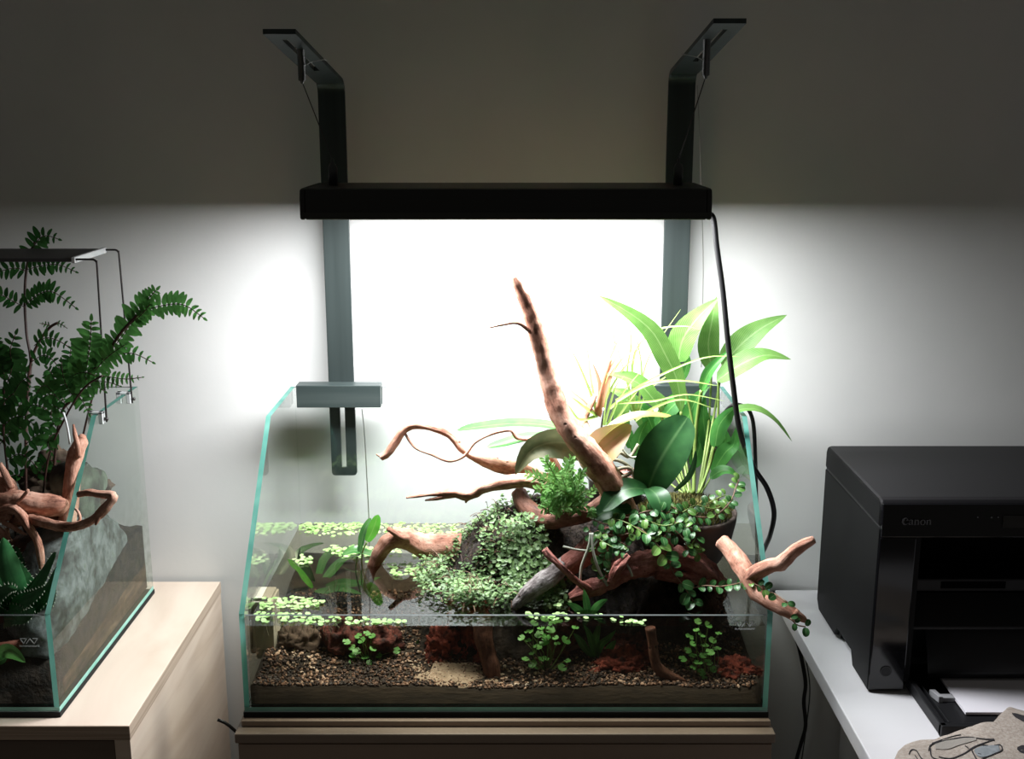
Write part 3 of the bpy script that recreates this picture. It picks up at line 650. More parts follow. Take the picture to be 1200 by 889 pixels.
wood('driftwood_piece', 'rounded brown driftwood knob behind the pale orchid roots', [([(655, 672, .12), (674, 655, .105), (694, 642, .1), (716, 630, .105), (735, 622, .12)], [10, 14, 15, 13, 9])], M_woodr, seed=45, gn=.3)

# ================================================================ pots
cb = at(803, 598, .155)
t = thing('clay_bowl', 'dark clay bowl on the right of the mound holding moss', 'bowl', (cb.x, cb.y, cb.z-.075))
pr = [(.034, -.075), (.046, -.06), (.057, -.035), (.063, -.008), (.064, .0), (.0605, .001), (.058, -.008), (.05, -.03), (.03, -.035)]
MB().lathe(pr, cb, 40, wob=.06).build('body', M_clay, t)
MB().lathe([(.057, -.014), (.052, -.006), (.03, .002), (.01, .004)], cb, 28, wob=.1).build('soil_fill', M_bark, t)
# moss cushion in the bowl
b = MB(); R = random.Random(5)
for k in range(2600):
    a = R.uniform(0, 6.283); r = .058*math.sqrt(R.random()); x, y = r*math.cos(a), r*math.sin(a)
    z = .010*(1-(r/.06)**2)+.006*noise.noise(V((x*60, y*60, 0))); p = cb+V((x, y, z-.002)); h = R.uniform(.004, .009)
    d = V((R.uniform(-.6, .6), R.uniform(-.6, .6), 1)).normalized()*h; s_ = V((R.uniform(-1, 1), R.uniform(-1, 1), 0)).normalized()*.0009
    b.add([p-s_, p+s_, p+d*.6+s_*.8, p+d, p+d*.6-s_*.8], [(0, 1, 2, 3, 4)], rnd=R.random())
o = b.build('moss_cushion', M_moss, None, False, 'stuff'); settag(o, 'brownish green moss cushion topping the clay bowl', 'moss')
co = at(722, 560, .2)
t = thing('orchid_pot', 'black nursery pot of bark behind the orchid leaves', 'pot', (co.x, co.y, co.z-.06))
MB().lathe([(.03, -.06), (.036, 0), (.0385, .002), (.0375, .004), (.035, .003), (.034, -.012), (.02, -.012)], co, 32).build('body', M_dgrey, t)
MB().lathe([(.034, -.010), (.03, -.003), (.015, .004), (.004, .005)], co, 20, wob=.3).build('bark_fill', M_bark, t)
b = MB(); R = random.Random(15)
for k in range(26):
    a = R.uniform(0, 6.28); r = R.uniform(0, .033); p = co+V((r*math.cos(a), r*math.sin(a), .003+R.uniform(0, .004)))
    q = Matrix.Rotation(R.uniform(0, 6.3), 3, 'Z') @ Matrix.Rotation(R.uniform(-.6, .6), 3, 'X'); e = V((R.uniform(.003, .008), R.uniform(.0015, .003), .0013))
    b.add([p+q @ V((x*e.x, y*e.y, z*e.z)) for x in (-1, 1) for y in (-1, 1) for z in (-1, 1)], [(0, 1, 3, 2), (4, 6, 7, 5), (0, 4, 5, 1), (2, 3, 7, 6), (0, 2, 6, 4), (1, 5, 7, 3)])
b.build('bark_chips', M_woodr, t, False, 'stuff')
kb = at(722, 470, .318)
t = thing('hanging_box', 'small black hang-on box with a grey rim behind the air plant', 'box', (kb.x, .325, kb.z-.03))
MB().box((kb.x-.018, .312, kb.z-.03), (kb.x+.018, .334, kb.z+.016)).build('body', M_dgrey, t, False, bevel=.001)
MB().box((kb.x-.020, .310, kb.z+.016), (kb.x+.020, .350, kb.z+.022)).build('rim', M_guide, t, False, bevel=.001)

# ================================================================ filter and shrimps
fb = at(313, 772, .085)
t = thing('corner_filter', 'ivory plastic internal filter in the left tank corner', 'filter', (fb.x, .1, fb.z))
MB().box((fb.x-.013, .085, fb.z), (fb.x+.010, .125, WZ-.006)).build('body', M_filter, t, False, bevel=.0012)
MB().box((fb.x-.011, .087, WZ-.006), (fb.x+.008, .12, WZ-.002)).build('cap', M_filter, t, False)
MB().tube([(fb.x-.019, .1, fb.z+.002), (fb.x-.0185, .1, WZ-.01)], .0045, 12).build('tube', M_filterd, t)
def shrimp(px_, py_, y, rot, label, sc=1.0):
    c = at(px_, py_, y); t = thing('shrimp', label, 'shrimp', c, 'red shrimps on the gravel')
    q = Matrix.Rotation(rot, 3, 'Z')
    def T(x, y_, z): return c+q @ (V((x, y_, z))*sc)
    MB().tube([T(-.011, 0, .003), T(-.006, 0, .0045), T(0, 0, .005), T(.005, 0, .004), T(.009, 0, .002)], [.0004, .0021*sc, .0024*sc, .0018*sc, .0008*sc], 10, step=.0012).build('body', M_shrimp, t)
    MB().leaf([T(.0085, 0, .0022), T(.013, 0, .002)], .004*sc, (0, 0, 1), 'oval', n=4).build('tail_fan', M_shrimp, t)
    b = MB()
    for s in (-1, 1):
        b.tube([T(-.010, s*.0006, .0035), T(-.014, s*.002, .006), T(-.018, s*.004, .0045)], .00022, 4)
        for k in range(3): b.tube([T(-.005+.003*k, s*.001, .004), T(-.006+.003*k, s*.003, .0005)], .00025, 4)
    b.build('legs_and_feelers', M_shrimp, t)
shrimp(311, 806, .022, .5, 'larger red shrimp near the left front corner of the tank', 1.0)
shrimp(346, 806, .016, 2.6, 'small red shrimp on the gravel right of the larger one', .6)
shrimp(600, 800, .03, .3, 'small red shrimp at the foot of the dark submerged post', .6)
# ================================================================ plants of the central tank
def inst(name, me, parent, loc, mat3, sc=1.0):
    o = bpy.data.objects.new(name, me); COL.objects.link(o); o.parent = parent
    o.matrix_local = Matrix.Translation(V(loc)-WL[parent]) @ mat3.to_4x4() @ Matrix.Scale(sc, 4); WL[o] = V(loc); return o
def frame(t, up):
    """3x3 whose x axis is t and z axis is close to up"""
    t = V(t).normalized(); u = V(up); s = u.cross(t)
    s = s.normalized() if s.length > 1e-4 else V((0, 1, 0)); n = t.cross(s)
    return Matrix((t, s, n)).transposed()
def plant(name, label, cat, base, stems=(), leaves=(), group=None, smat=None):
    t = thing(name, label, cat, base, group)
    for pts, r in stems: MB().tube([at(*p) for p in pts], r, 7, step=.006).build('stem', smat or M_stem, t)
    for pts, wd, mat, prof, up, fold, wave in leaves:
        MB().leaf([at(*p) for p in pts], wd*.001, up, prof, fold, 14, wave).build('leaf', mat, t)
    return t
CAMUP = (0, -.75, .65); UPW = (0, -.2, 1); FACE = (0, -1, .15)
# ---- peace lily (spathe plant)
SB = (815, 566)
L_ = lambda pts, w, mat=M_lily, up=CAMUP, fold=.22, wave=.06, prof='lily': (pts, w, mat, prof, up, fold, wave)
leaves = [
 L_([(795, 424, .235), (800, 398, .23), (818, 372, .225), (842, 349, .22)], 36, up=(-.5, -.8, .2)),
 L_([(834, 432, .24), (830, 405, .235), (834, 378, .235), (840, 347, .24)], 28, up=(-.1, -1, .2)),
 L_([(846, 428, .245), (868, 404, .24), (893, 384, .24), (922, 369, .24)], 34, up=(-.2, -.8, .55)),
 L_([(840, 446, .225), (868, 427, .215), (897, 416, .21), (927, 421, .205)], 31, up=(.1, -.6, .8)),
 L_([(798, 484, .225), (794, 447, .215), (780, 416, .21), (764, 388, .205), (737, 366, .2), (701, 346, .195)], 27, up=(-.4, -.9, .3), prof='lance'),
 L_([(842, 512, .2), (858, 484, .195), (884, 479, .19), (908, 492, .185), (928, 517, .18)], 17, up=(.1, -.3, 1), prof='lance'),
 L_([(838, 524, .19), (842, 500, .185), (852, 486, .18), (863, 476, .18)], 26, M_lilyd, up=(.4, -.9, .2)),
 L_([(822, 458, .2), (830, 438, .195), (842, 423, .19), (858, 408, .19)], 14, M_lilyd, up=(-.3, -.8, .5), fold=.5),
 L_([(772, 476, .23), (752, 452, .225), (733, 442, .22), (711, 438, .215)], 26, up=(-.2, -.6, .8)),
 L_([(768, 500, .25), (790, 474, .25), (806, 468, .25), (824, 476, .25)], 24, M_lilyd, up=(.2, -.6, .8)),
 L_([(800, 505, .24), (808, 485, .24), (818, 465, .24), (832, 452, .24)], 20, M_lilyd),
 L_([(770, 520, .26), (762, 495, .255), (752, 478, .25), (738, 466, .25)], 24, M_lilyd),
 L_([(790, 520, .26), (782, 490, .255), (775, 470, .25), (765, 455, .25)], 22, M_lily),
 L_([(830, 530, .25), (826, 505, .245), (824, 485, .24), (826, 462, .24)], 20, M_lilyd),
 L_([(812, 530, .26), (804, 505, .255), (792, 490, .25), (774, 482, .25)], 24, M_lilyd),
 L_([(835, 545, .26), (846, 530, .255), (858, 524, .25), (868, 528, .25)], 14, M_lilyd, up=(0, -.5, 1)),
 L_([(752, 540, .25), (748, 522, .245), (752, 505, .24), (760, 492, .24)], 26, M_lilyd, up=(.3, -1, .2)),
 L_([(735, 505, .26), (728, 490, .255), (733, 472, .25), (742, 460, .25)], 22, M_lily),
 L_([(838, 548, .24), (850, 530, .238), (860, 520, .236), (862, 500, .236)], 22, M_lilyd),
 L_([(832, 560, .22), (844, 552, .215), (856, 552, .21), (866, 560, .21)], 16, M_lilyd, up=(0, -.6, .8)),
 L_([(834, 552, .25), (846, 535, .25), (850, 515, .25), (846, 498, .25)], 22, M_lilyd),
 L_([(812, 548, .26), (818, 530, .26), (822, 512, .26), (818, 496, .26)], 20, M_lilyd),
 L_([(760, 505, .27), (748, 480, .265), (730, 462, .26), (712, 456, .26)], 24, M_lily, up=(-.2, -.7, .7)),
 L_([(775, 498, .27), (786, 478, .265), (795, 460, .26), (790, 445, .26)], 22, M_lilyd),
 L_([(795, 520, .28), (812, 500, .275), (828, 490, .27), (842, 494, .27)], 22, M_lilyd, up=(0, -.6, .8)),
 L_([(765, 545, .28), (772, 520, .275), (786, 505, .27), (800, 500, .27)], 24, M_lilyd),
 L_([(740, 525, .28), (734, 508, .275), (722, 498, .27), (708, 496, .27)], 20, M_lilyd, up=(0, -.6, .8)),
 L_([(780, 540, .29), (765, 515, .285), (755, 495, .28), (752, 478, .28)], 22, M_lily),
 L_([(800, 445, .25), (804, 432, .25), (806, 420, .25), (800, 405, .25)], 10, M_lilyd),
]
stems = [([(814, 578, .19), (812, 500, .235), (795, 424, .235)], .0015), ([(818, 578, .19), (830, 500, .24), (834, 430, .24)], .0015),
 ([(820, 578, .19), (836, 490, .24), (847, 426, .245)], .0016), ([(822, 578, .19), (840, 500, .23), (842, 445, .225)], .0016),
 ([(808, 578, .19), (800, 530, .23), (798, 482, .225)], .0018), ([(821, 578, .19), (832, 540, .21), (842, 512, .2)], .0016),
 ([(819, 578, .19), (832, 545, .2), (838, 522, .19)], .0016), ([(813, 578, .19), (815, 510, .21), (822, 457, .2)], .0024),
 ([(803, 578, .19), (785, 520, .235), (772, 475, .23)], .0015), ([(807, 578, .19), (785, 540, .25), (768, 500, .25)], .0014),
 ([(810, 578, .19), (804, 540, .245), (800, 504, .24)], .0015), ([(803, 578, .19), (784, 545, .26), (770, 520, .26)], .0014),
 ([(806, 578, .19), (796, 545, .26), (790, 520, .26)], .0014), ([(817, 578, .19), (826, 548, .25), (830, 528, .25)], .0015),
 ([(812, 578, .19), (813, 548, .26), (812, 530, .26)], .0015), ([(822, 578, .19), (834, 556, .26), (836, 544, .26)], .0013),
 ([(801, 578, .19), (770, 555, .25), (752, 540, .25)], .0014)]
plant('peace_lily', 'tall bright green lily with pointed leaves growing from the clay bowl', 'plant', at(818, 570, .235), stems, leaves)

# ---- orchids
ob = at(722, 556, .2)
t = plant('moth_orchid', 'orchid with olive and pinkish leaves in the black bark pot', 'plant', ob, (), [
 ([(700, 532, .19), (660, 503, .2), (610, 496, .21), (560, 500, .215), (536, 504, .22)], 21, M_lilyd, 'orchid', (0, -.3, 1), .2, 0),
 ([(698, 530, .185), (660, 514, .185), (620, 513, .18), (590, 520, .175), (571, 524, .172)], 17, M_lilyd, 'orchid', (0, -.5, 1), .35, 0),
 ([(706, 538, .165), (680, 523, .155), (650, 518, .145), (622, 528, .135), (604, 556, .13)], 38, M_orcho, 'lance', (-.3, -1, .1), .45, 0),
 ([(690, 546, .14), (706, 516, .135), (728, 497, .135), (757, 488, .14), (792, 490, .15)], 22, M_orchy, 'orchid', (-.2, -.1, 1), .5, 0),
 ([(692, 544, .14), (706, 526, .132), (722, 512, .13), (740, 498, .132)], 42, M_orchp, 'lance', (-.3, -1, .3), .6, 0),
])
for pts in ([(694, 548, .155), (720, 538, .15), (742, 552, .15), (740, 570, .15)], [(690, 556, .15), (712, 545, .145), (735, 560, .145), (760, 562, .15)], [(748, 520, .17), (738, 535, .165), (726, 530, .16), (720, 540, .16)], [(706, 568, .14), (726, 560, .14), (752, 548, .145)], [(716, 552, .145), (738, 548, .142), (745, 566, .14)]):
    MB().tube(px(pts), .0022, 8, .15, step=.004).build('root', M_rootg, t)
for pts in ([(692, 624, .075), (690, 640, .07), (682, 662, .066), (680, 682, .064)], [(694, 624, .075), (695, 645, .068), (702, 668, .064), (712, 686, .062)]):
    MB().tube(px(pts), .0017, 8, .2, step=.004).build('root', M_root, t)
for pts in ([(660, 640, .08), (678, 644, .074), (692, 643, .072), (704, 628, .08)], [(724, 656, .062), (733, 659, .06), (738, 667, .058), (741, 675, .058)], [(728, 524, .15), (740, 536, .15), (760, 530, .16)]):
    MB().tube(px(pts), .0013, 8, .2, step=.004).build('root', M_root, t)
ob2 = at(758, 578, .12)
plant('moth_orchid', 'dark green orchid with broad glossy leaves in front of the lily', 'plant', ob2, (), [
 ([(758, 578, .13), (768, 550, .125), (785, 520, .125), (806, 489, .13)], 58, M_orch, 'orchid', (-.35, -1, .25), .16, 0),
 ([(760, 574, .125), (742, 572, .11), (724, 578, .1), (706, 598, .09)], 31, M_orch, 'orchid', (0, -.55, .85), .25, 0),
 ([(760, 572, .12), (768, 578, .105), (773, 588, .095), (776, 602, .088)], 30, M_orch, 'orchid', (.15, -.6, .8), .2, 0),
 ([(740, 596, .11), (722, 596, .1), (708, 600, .1), (696, 606, .1)], 24, M_orch, 'orchid', (0, -.7, .7), .2, 0),
 ([(790, 575, .14), (805, 560, .14), (812, 545, .145), (815, 528, .15)], 12, M_orch, 'orchid', (.8, -.6, .3), .2, 0),
])
t = thing('plant_stake', 'short black stake with a white tip behind the pinkish orchid leaf', 'stake', at(704, 512, .165))
MB().tube([at(703.5, 512, .165), at(707, 481, .165)], .0011, 8).build('rod', M_cord, t)
MB().tube([at(707, 481, .165), at(707.3, 478, .165)], .0013, 8).build('tip', M_print, t)

# ---- air plants and grassy plant
gl = lambda pts, w, m=M_grass: (pts, w, m, 'grass', (0, -.8, .6), .3, 0)
ab = at(700, 488, .23)
plant('air_plant', 'pale air plant with a pink flower spike beside the driftwood trunk', 'plant', ab,
 [([(699, 480, .225), (708, 445, .22), (716, 420, .22)], .0022)], [
 gl([(700, 487, .23), (690, 455, .225), (672, 415, .22), (654, 394, .22)], 4.5), gl([(700, 487, .23), (684, 470, .22), (674, 462, .215), (664, 452, .21)], 4, M_pink),
 gl([(700, 487, .23), (686, 478, .215), (676, 470, .21), (668, 464, .205)], 6), gl([(700, 487, .23), (692, 440, .235), (688, 410, .24), (676, 385, .245)], 3.5),
 gl([(700, 487, .23), (704, 460, .225), (700, 440, .22), (694, 425, .215)], 9, M_pink), gl([(700, 487, .23), (712, 450, .225), (728, 422, .22), (752, 405, .22)], 5),
 gl([(702, 487, .23), (716, 455, .225), (737, 425, .222), (765, 412, .22)], 4), gl([(700, 487, .23), (712, 440, .24), (720, 400, .245), (712, 356, .25)], 3),
 gl([(700, 487, .23), (680, 492, .21), (668, 478, .2), (662, 470, .2)], 5), gl([(700, 487, .23), (708, 462, .22), (716, 440, .216), (722, 428, .214)], 10, M_pink),
 gl([(714, 424, .22), (720, 410, .22), (727, 392, .22)], 5, M_pink), gl([(712, 436, .22), (722, 420, .218), (729, 404, .218)], 4, M_pink)], smat=M_pink)
gb = at(744, 492, .24)
plant('grass_plant', 'clump of long arching grassy leaves in front of the right hanger', 'plant', gb, (), [
 gl([(745, 492, .24), (735, 440, .235), (740, 400, .23), (733, 366, .225)], 3.5), gl([(745, 492, .24), (752, 440, .235), (748, 405, .23), (742, 380, .23)], 3),
 gl([(745, 492, .24), (756, 430, .24), (775, 395, .24), (798, 362, .24)], 2.5), gl([(745, 492, .24), (742, 420, .235), (768, 388, .23), (800, 382, .22), (820, 386, .215)], 4),
 gl([(722, 470, .2), (760, 450, .19), (800, 446, .185), (842, 452, .18)], 5), gl([(722, 472, .2), (765, 470, .19), (805, 462, .185), (850, 470, .18)], 3.5),
 gl([(715, 478, .21), (745, 455, .2), (790, 432, .19), (830, 418, .185), (868, 418, .18)], 4), gl([(745, 492, .22), (770, 476, .2), (800, 468, .19), (835, 478, .185)], 5),
 gl([(745, 492, .24), (758, 460, .235), (782, 440, .23), (800, 432, .23)], 3.5), gl([(745, 492, .24), (738, 470, .235), (726, 458, .23), (700, 455, .23)], 4),
 gl([(708, 498, .21), (716, 470, .205), (722, 452, .2), (732, 440, .2)], 3.5), gl([(712, 498, .21), (724, 470, .205), (736, 452, .2), (750, 436, .2)], 3.5),
 gl([(716, 500, .21), (732, 478, .205), (742, 464, .2), (756, 448, .2)], 3.5), gl([(706, 498, .21), (710, 470, .21), (714, 455, .21), (716, 444, .21)], 3),
 gl([(745, 492, .24), (730, 430, .245), (718, 385, .25), (730, 350, .25), (756, 348, .25)], 2)])

# ---- small leaved creeping carpet on the left of the mound
def hsurf(x, y): return min(hhill(x, y), HCLIP)
R = random.Random(11)
def tiny(b, p, d, up, ln, wd, rn):
    fr = frame(d, up); a, s, n = fr.col[0], fr.col[1], fr.col[2]
    b.add([p, p+a*ln*.35+s*wd*.5+n*ln*.06, p+a*ln*.8+s*wd*.36+n*ln*.04, p+a*ln, p+a*ln*.8-s*wd*.36+n*ln*.04, p+a*ln*.35-s*wd*.5+n*ln*.06], [(0, 1, 2, 3), (0, 3, 4, 5)],
          uvs=[(0, .5), (.35, .9), (.8, .8), (1, .5), (.8, .2), (.35, .1)], rnd=max(.02, min(.98, rn)))
t = thing('creeping_fig', 'dense carpet of tiny pale green leaves on the left of the mound', 'plant', (cA.x, .16, WZ))
b = MB(); bs = MB(); cnt = 0
while cnt < 3300:
    x = R.gauss(cA.x-.012, .05); y = R.uniform(.055, .235)
    e = ((x-cA.x+.006)/.086)**2+((y-.14)/.088)**2
    if e > 1: continue
    g = noise.noise(V((x*30, y*30, 9)))
    if g < -.2: continue
    z = hsurf(x, y)
    if z > .150+(x-cA.x)*.15 and R.random() > .3: continue
    over = R.random()**1.5*.016
    p = V((x, y, max(z, WZ-.004)+over))
    if y < .12 or x < cA.x-.05: p.z = max(p.z, WZ+R.uniform(0, .022))
    a = R.uniform(0, 6.283); d = V((math.cos(a), math.sin(a), R.uniform(-.5, .4)))
    tiny(b, p, d, (R.uniform(-.6, .6), -.4+R.uniform(-.5, .5), 1), R.uniform(.0035, .0065), R.uniform(.0028, .005), .55+.5*g+R.uniform(-.4, .35)); cnt += 1
    if cnt % 14 == 0:
        q = p+V((R.uniform(-.02, .02), R.uniform(-.02, .01), R.uniform(-.004, .012))); bs.tube([p, (p+q)/2+V((0, 0, .005)), q], .0004, 4, step=.008)
b.build('foliage', M_creep, t, False, 'stuff'); bs.build('runners', M_bstem, t, False, 'stuff')
# trailing sprigs at the right end of the carpet, and hanging over the peat
t = thing('creeping_fig', 'trailing pale green sprigs hanging over the peat beside the grey root', 'plant', at(630, 640, .11))
b = MB()
for k in range(760):
    u = R.random(); pxx = R.choice((R.gauss(622, 16), R.gauss(648, 9), R.gauss(605, 14))); pyy = R.uniform(600, 700)
    if pxx > 640: pyy = R.uniform(655, 712)
    p = at(pxx, pyy, .075+.09*(705-pyy)/100*.9+R.uniform(-.01, .01)); a = R.uniform(0, 6.28)
    tiny(b, p, V((math.cos(a), -abs(math.sin(a))*.5, R.uniform(-1, .1))), (R.uniform(-.4, .4), -.8, .8), R.uniform(.005, .008), R.uniform(.0035, .0055), R.uniform(.1, .95))
b.build('foliage', M_creep, t, False, 'stuff')
# fine dead runners on the peat top
b = MB()
for k in range(60):
    x = R.uniform(-.07, .04); y = R.uniform(.13, .25); p = V((x, y, hsurf(x, y)-.001)); q = p+V((R.uniform(-.02, .02), R.uniform(-.02, .02), R.uniform(.0, .014)))
    b.tube([p, (p+q)/2+V((0, 0, .006)), q], .0006, 4, step=.01)
o = b.build('dry_runners', M_rstem, None, False, 'stuff'); settag(o, 'dry dark twiggy runners over the back of the peat mound', 'twigs')
b = MB()
for k in range(7000):
    x = R.uniform(-.095, .26); y = R.uniform(.09, .28); p = V((x, y, hsurf(x, y)-.002)); d = V((R.uniform(-.9, .9), R.uniform(-1.1, .5), .9)).normalized()*R.uniform(.003, .008); s_ = V((R.uniform(-1, 1), R.uniform(-1, 1), 0)).normalized()*.0008
    b.add([p-s_, p+s_, p+d], [(0, 1, 2)], rnd=R.random()**2*.55+.02)
o = b.build('moss_patch', M_moss, None, False, 'stuff'); settag(o, 'dark moss and fibres clinging to the peat mound', 'moss')

# ---- spike moss clump
t = thing('spike_moss', 'bright green spike moss clump at the foot of the driftwood trunk', 'plant', at(668, 596, .13))
b = MB(); bs = MB()
for k in range(64):
    c0 = at(R.uniform(632, 690), R.uniform(575, 604), .13); c1 = at(R.gauss(658, 21), R.uniform(538, 602), R.uniform(.085, .125))
    mid = (c0+c1)/2+V((0, -.01, .008)); P, _ = catmull([c0, mid, c1], [0]*3, count=9)
    bs.tube([c0, mid, c1], .0005, 4, step=.01); rn = R.random()
    for i in range(1, 9):
        tg = (P[i]-P[i-1]).normalized()
        for s in (-1, 1):
            sd = tg.cross(V((0, -1, .3))).normalized()*s
            tiny(b, P[i], tg*.8+sd*.8+V((0, 0, R.uniform(-.2, .3))), (R.uniform(-.3, .3), -.8, .7), R.uniform(.006, .0095), R.uniform(.0026, .004), .5*rn+R.uniform(.0, .5))
b.build('foliage', M_sela, t, False, 'stuff'); bs.build('sprigs', M_stem, t, False, 'stuff')

# ---- trailing vine with round glossy leaves, every leaf its own part
LV = []
for fold, m in ((.25, M_vine), (.1, M_vine), (.3, M_vinel)):
    b = MB(); b.leaf([(0, 0, 0), (.33, 0, .06), (.7, 0, .05), (1, 0, -.04)], .8, (0, 0, 1), 'oval', fold, 8)
    b.m = [0]*len(b.f); me = bpy.data.meshes.new('vine_leaf'); me.from_pydata(b.v, [], b.f); me.materials.append(m)
    uvl = me.uv_layers.new(name='UVMap')
    for lp in me.loops: uvl.data[lp.index].uv = b.uv[lp.vertex_index]
    me.polygons.foreach_set('use_smooth', [True]*len(b.f)); LV.append(me)
def vine(label, paths, base, size=.0115, young=.25, seed=0, dens=.0105):
    R = random.Random(seed); t = thing('trailing_vine', label, 'plant', base, 'trailing vines on the right of the mound')
    for pts in paths:
        W = [at(*p) for p in pts]; L = sum((W[i+1]-W[i]).length for i in range(len(W)-1)); n = max(3, int(L/dens))
        P, _ = catmull(W, [0]*len(W), count=n+1)
        MB().tube(W, .0008, 6, step=.006).build('stem', M_bstem if R.random() < .6 else M_stem, t)
        for i in range(n+1):
            tg = (P[min(i+1, n)]-P[max(i-1, 0)]).normalized(); sd = tg.cross(V((0, -.7, .7))).normalized()
            for s in (-1, 1):
                if R.random() < .12: continue
                d = (tg*R.uniform(.0, .7)+sd*s*R.uniform(.6, 1)+V((0, -.25, R.uniform(-.5, .3)))).normalized()
                up = V((R.uniform(-.5, .5), -.7+R.uniform(-.3, .3), .8+R.uniform(-.4, .3)))
                me = LV[2] if R.random() < young else R.choice(LV[:2])
                inst('leaf', me, t, P[i]+d*.001, frame(d, up), size*R.uniform(.7, 1.2))
    return t
vine('glossy round leaved vine trailing down over the red driftwood', [
  [(722, 612, .085), (748, 618, .075), (772, 640, .066), (782, 655, .062), (790, 672, .06), (802, 688, .058), (812, 704, .056)]], at(722, 612, .09), .0135, .15, 3, .015)
vine('tangle of glossy round leaves under the broad orchid leaves', [
  [(690, 606, .095), (712, 614, .085), (735, 606, .085), (760, 616, .08), (790, 626, .08)], [(700, 622, .085), (722, 628, .078), (744, 624, .075), (766, 634, .074)],
  [(690, 618, .085), (698, 640, .075), (704, 660, .07), (712, 676, .066)], [(735, 640, .072), (722, 634, .074), (710, 648, .07), (706, 664, .068)],
  [(770, 604, .09), (792, 612, .085), (812, 622, .085)], [(742, 604, .09), (762, 598, .09), (784, 600, .09)], [(716, 606, .088), (738, 614, .078), (758, 626, .07), (776, 628, .07)], [(780, 612, .082), (800, 630, .075), (806, 644, .072)], [(696, 628, .08), (716, 640, .068), (730, 646, .066)], [(756, 608, .082), (776, 616, .076), (796, 612, .078)]], at(740, 620, .085), .0102, .3, 7, .0095)
vine('pale leaved vine sprawling across the moss bowl', [
  [(778, 586, .12), (792, 596, .105), (808, 604, .1), (828, 606, .098)], [(800, 600, .1), (816, 592, .11), (836, 596, .11), (852, 590, .12)],
  [(842, 602, .105), (856, 588, .115), (862, 572, .13), (866, 562, .135)], [(800, 612, .09), (816, 626, .086), (810, 640, .084), (818, 648, .082)],
  [(828, 590, .12), (840, 584, .13), (850, 580, .14)]], at(815, 600, .11), .0095, .55, 9, .009)
vine('thin vine reaching right to the forked driftwood limb', [
  [(808, 690, .07), (826, 686, .06), (842, 687, .05), (858, 685, .036), (872, 682, .018), (884, 684, .004), (896, 690, -.004)], [(904, 694, -.008), (912, 698, -.02), (922, 706, -.032)],
  [(926, 724, -.036), (934, 732, -.04), (944, 734, -.042)]], at(830, 688, .05), .0098, .3, 13, .012)

# ---- floating plants
def floating(label, spots, seed, under=False, n_per=1.0):
    R = random.Random(seed); c = at(spots[0][0], spots[0][1], z=WZ); t = thing('floating_plants', label, 'plant', (c.x, c.y, WZ), 'floating plant patches'); b = MB()
    for (cx, cy, rx, ry, n) in spots:
        k = 0
        while k < n*n_per:
            u, v = R.uniform(-1, 1), R.uniform(-1, 1)
            if u*u+v*v > 1: continue
            p = at(cx+u*rx, cy+v*ry, z=WZ)
            if not (-.291 < p.x < .291 and .009 < p.y < .336): k += 1; continue
            p.z = WZ+R.uniform(.0006, .0028); a = R.uniform(0, 6.28); d = V((math.cos(a), math.sin(a), R.uniform(0, .25)))
            rr = R.uniform(.0022, .0040); rn = R.uniform(.15, .95); fr = frame(d, (R.uniform(-.25, .25), R.uniform(-.35, .1), 1))
            ring = [p+fr @ V((rr*math.cos(q*1.0472), rr*.85*math.sin(q*1.0472), rr*.14)) for q in range(6)]
            b.add([p]+ring, [(0, i+1, (i+1) % 6+1) for i in range(6)], uvs=[(.5, .5)]+[(.5, .95)]*6, rnd=rn); k += 1
    b.build('foliage', M_float, t, True, 'stuff'); return t
floating('thick mat of pale floating leaves along the back glass', [(390, 620, 40, 10, 170), (460, 619, 60, 7, 150), (520, 621, 30, 6, 50), (372, 616, 22, 5, 50)], 1)
floating('loose raft of floating leaves beside the emergent leaf', [(415, 648, 26, 8, 70), (392, 645, 12, 5, 20), (356, 657, 12, 6, 22), (440, 658, 10, 5, 14)], 2)
floating('floating leaves gathered in the left front corner', [(335, 708, 46, 7, 100), (330, 724, 45, 6, 70), (400, 729, 60, 4, 60), (455, 730, 20, 3, 24)], 3)
floating('round raft of floating leaves below the curved log', [(474, 668, 22, 8, 60), (498, 676, 14, 8, 40), (462, 645, 12, 5, 12), (500, 650, 20, 7, 30)], 4)
floating('few floating leaves before the knotted red driftwood', [(640, 722, 26, 5, 22), (742, 730, 14, 3, 16), (700, 724, 40, 4, 8), (656, 706, 20, 5, 14)], 5)
# hanging roots of the floating plants
b = MB(); R = random.Random(21)
for k in range(170):
    p = at(R.uniform(300, 470), R.uniform(722, 732), z=WZ); p = V((min(max(p.x, -.285), .28), max(p.y, .014)+R.random()**2*.12, WZ-.001)); q = p+V((R.uniform(-.008, .008), R.uniform(-.006, .006), -R.uniform(.006, .02)))
    b.tube([p, (p+q)/2+V((R.uniform(-.002, .002), 0, 0)), q], .00025, 3, step=.01, cap=False)
o = b.build('hanging_roots', M_rootg, None, False, 'stuff'); settag(o, 'fine pale roots dangling below the floating leaves', 'roots')

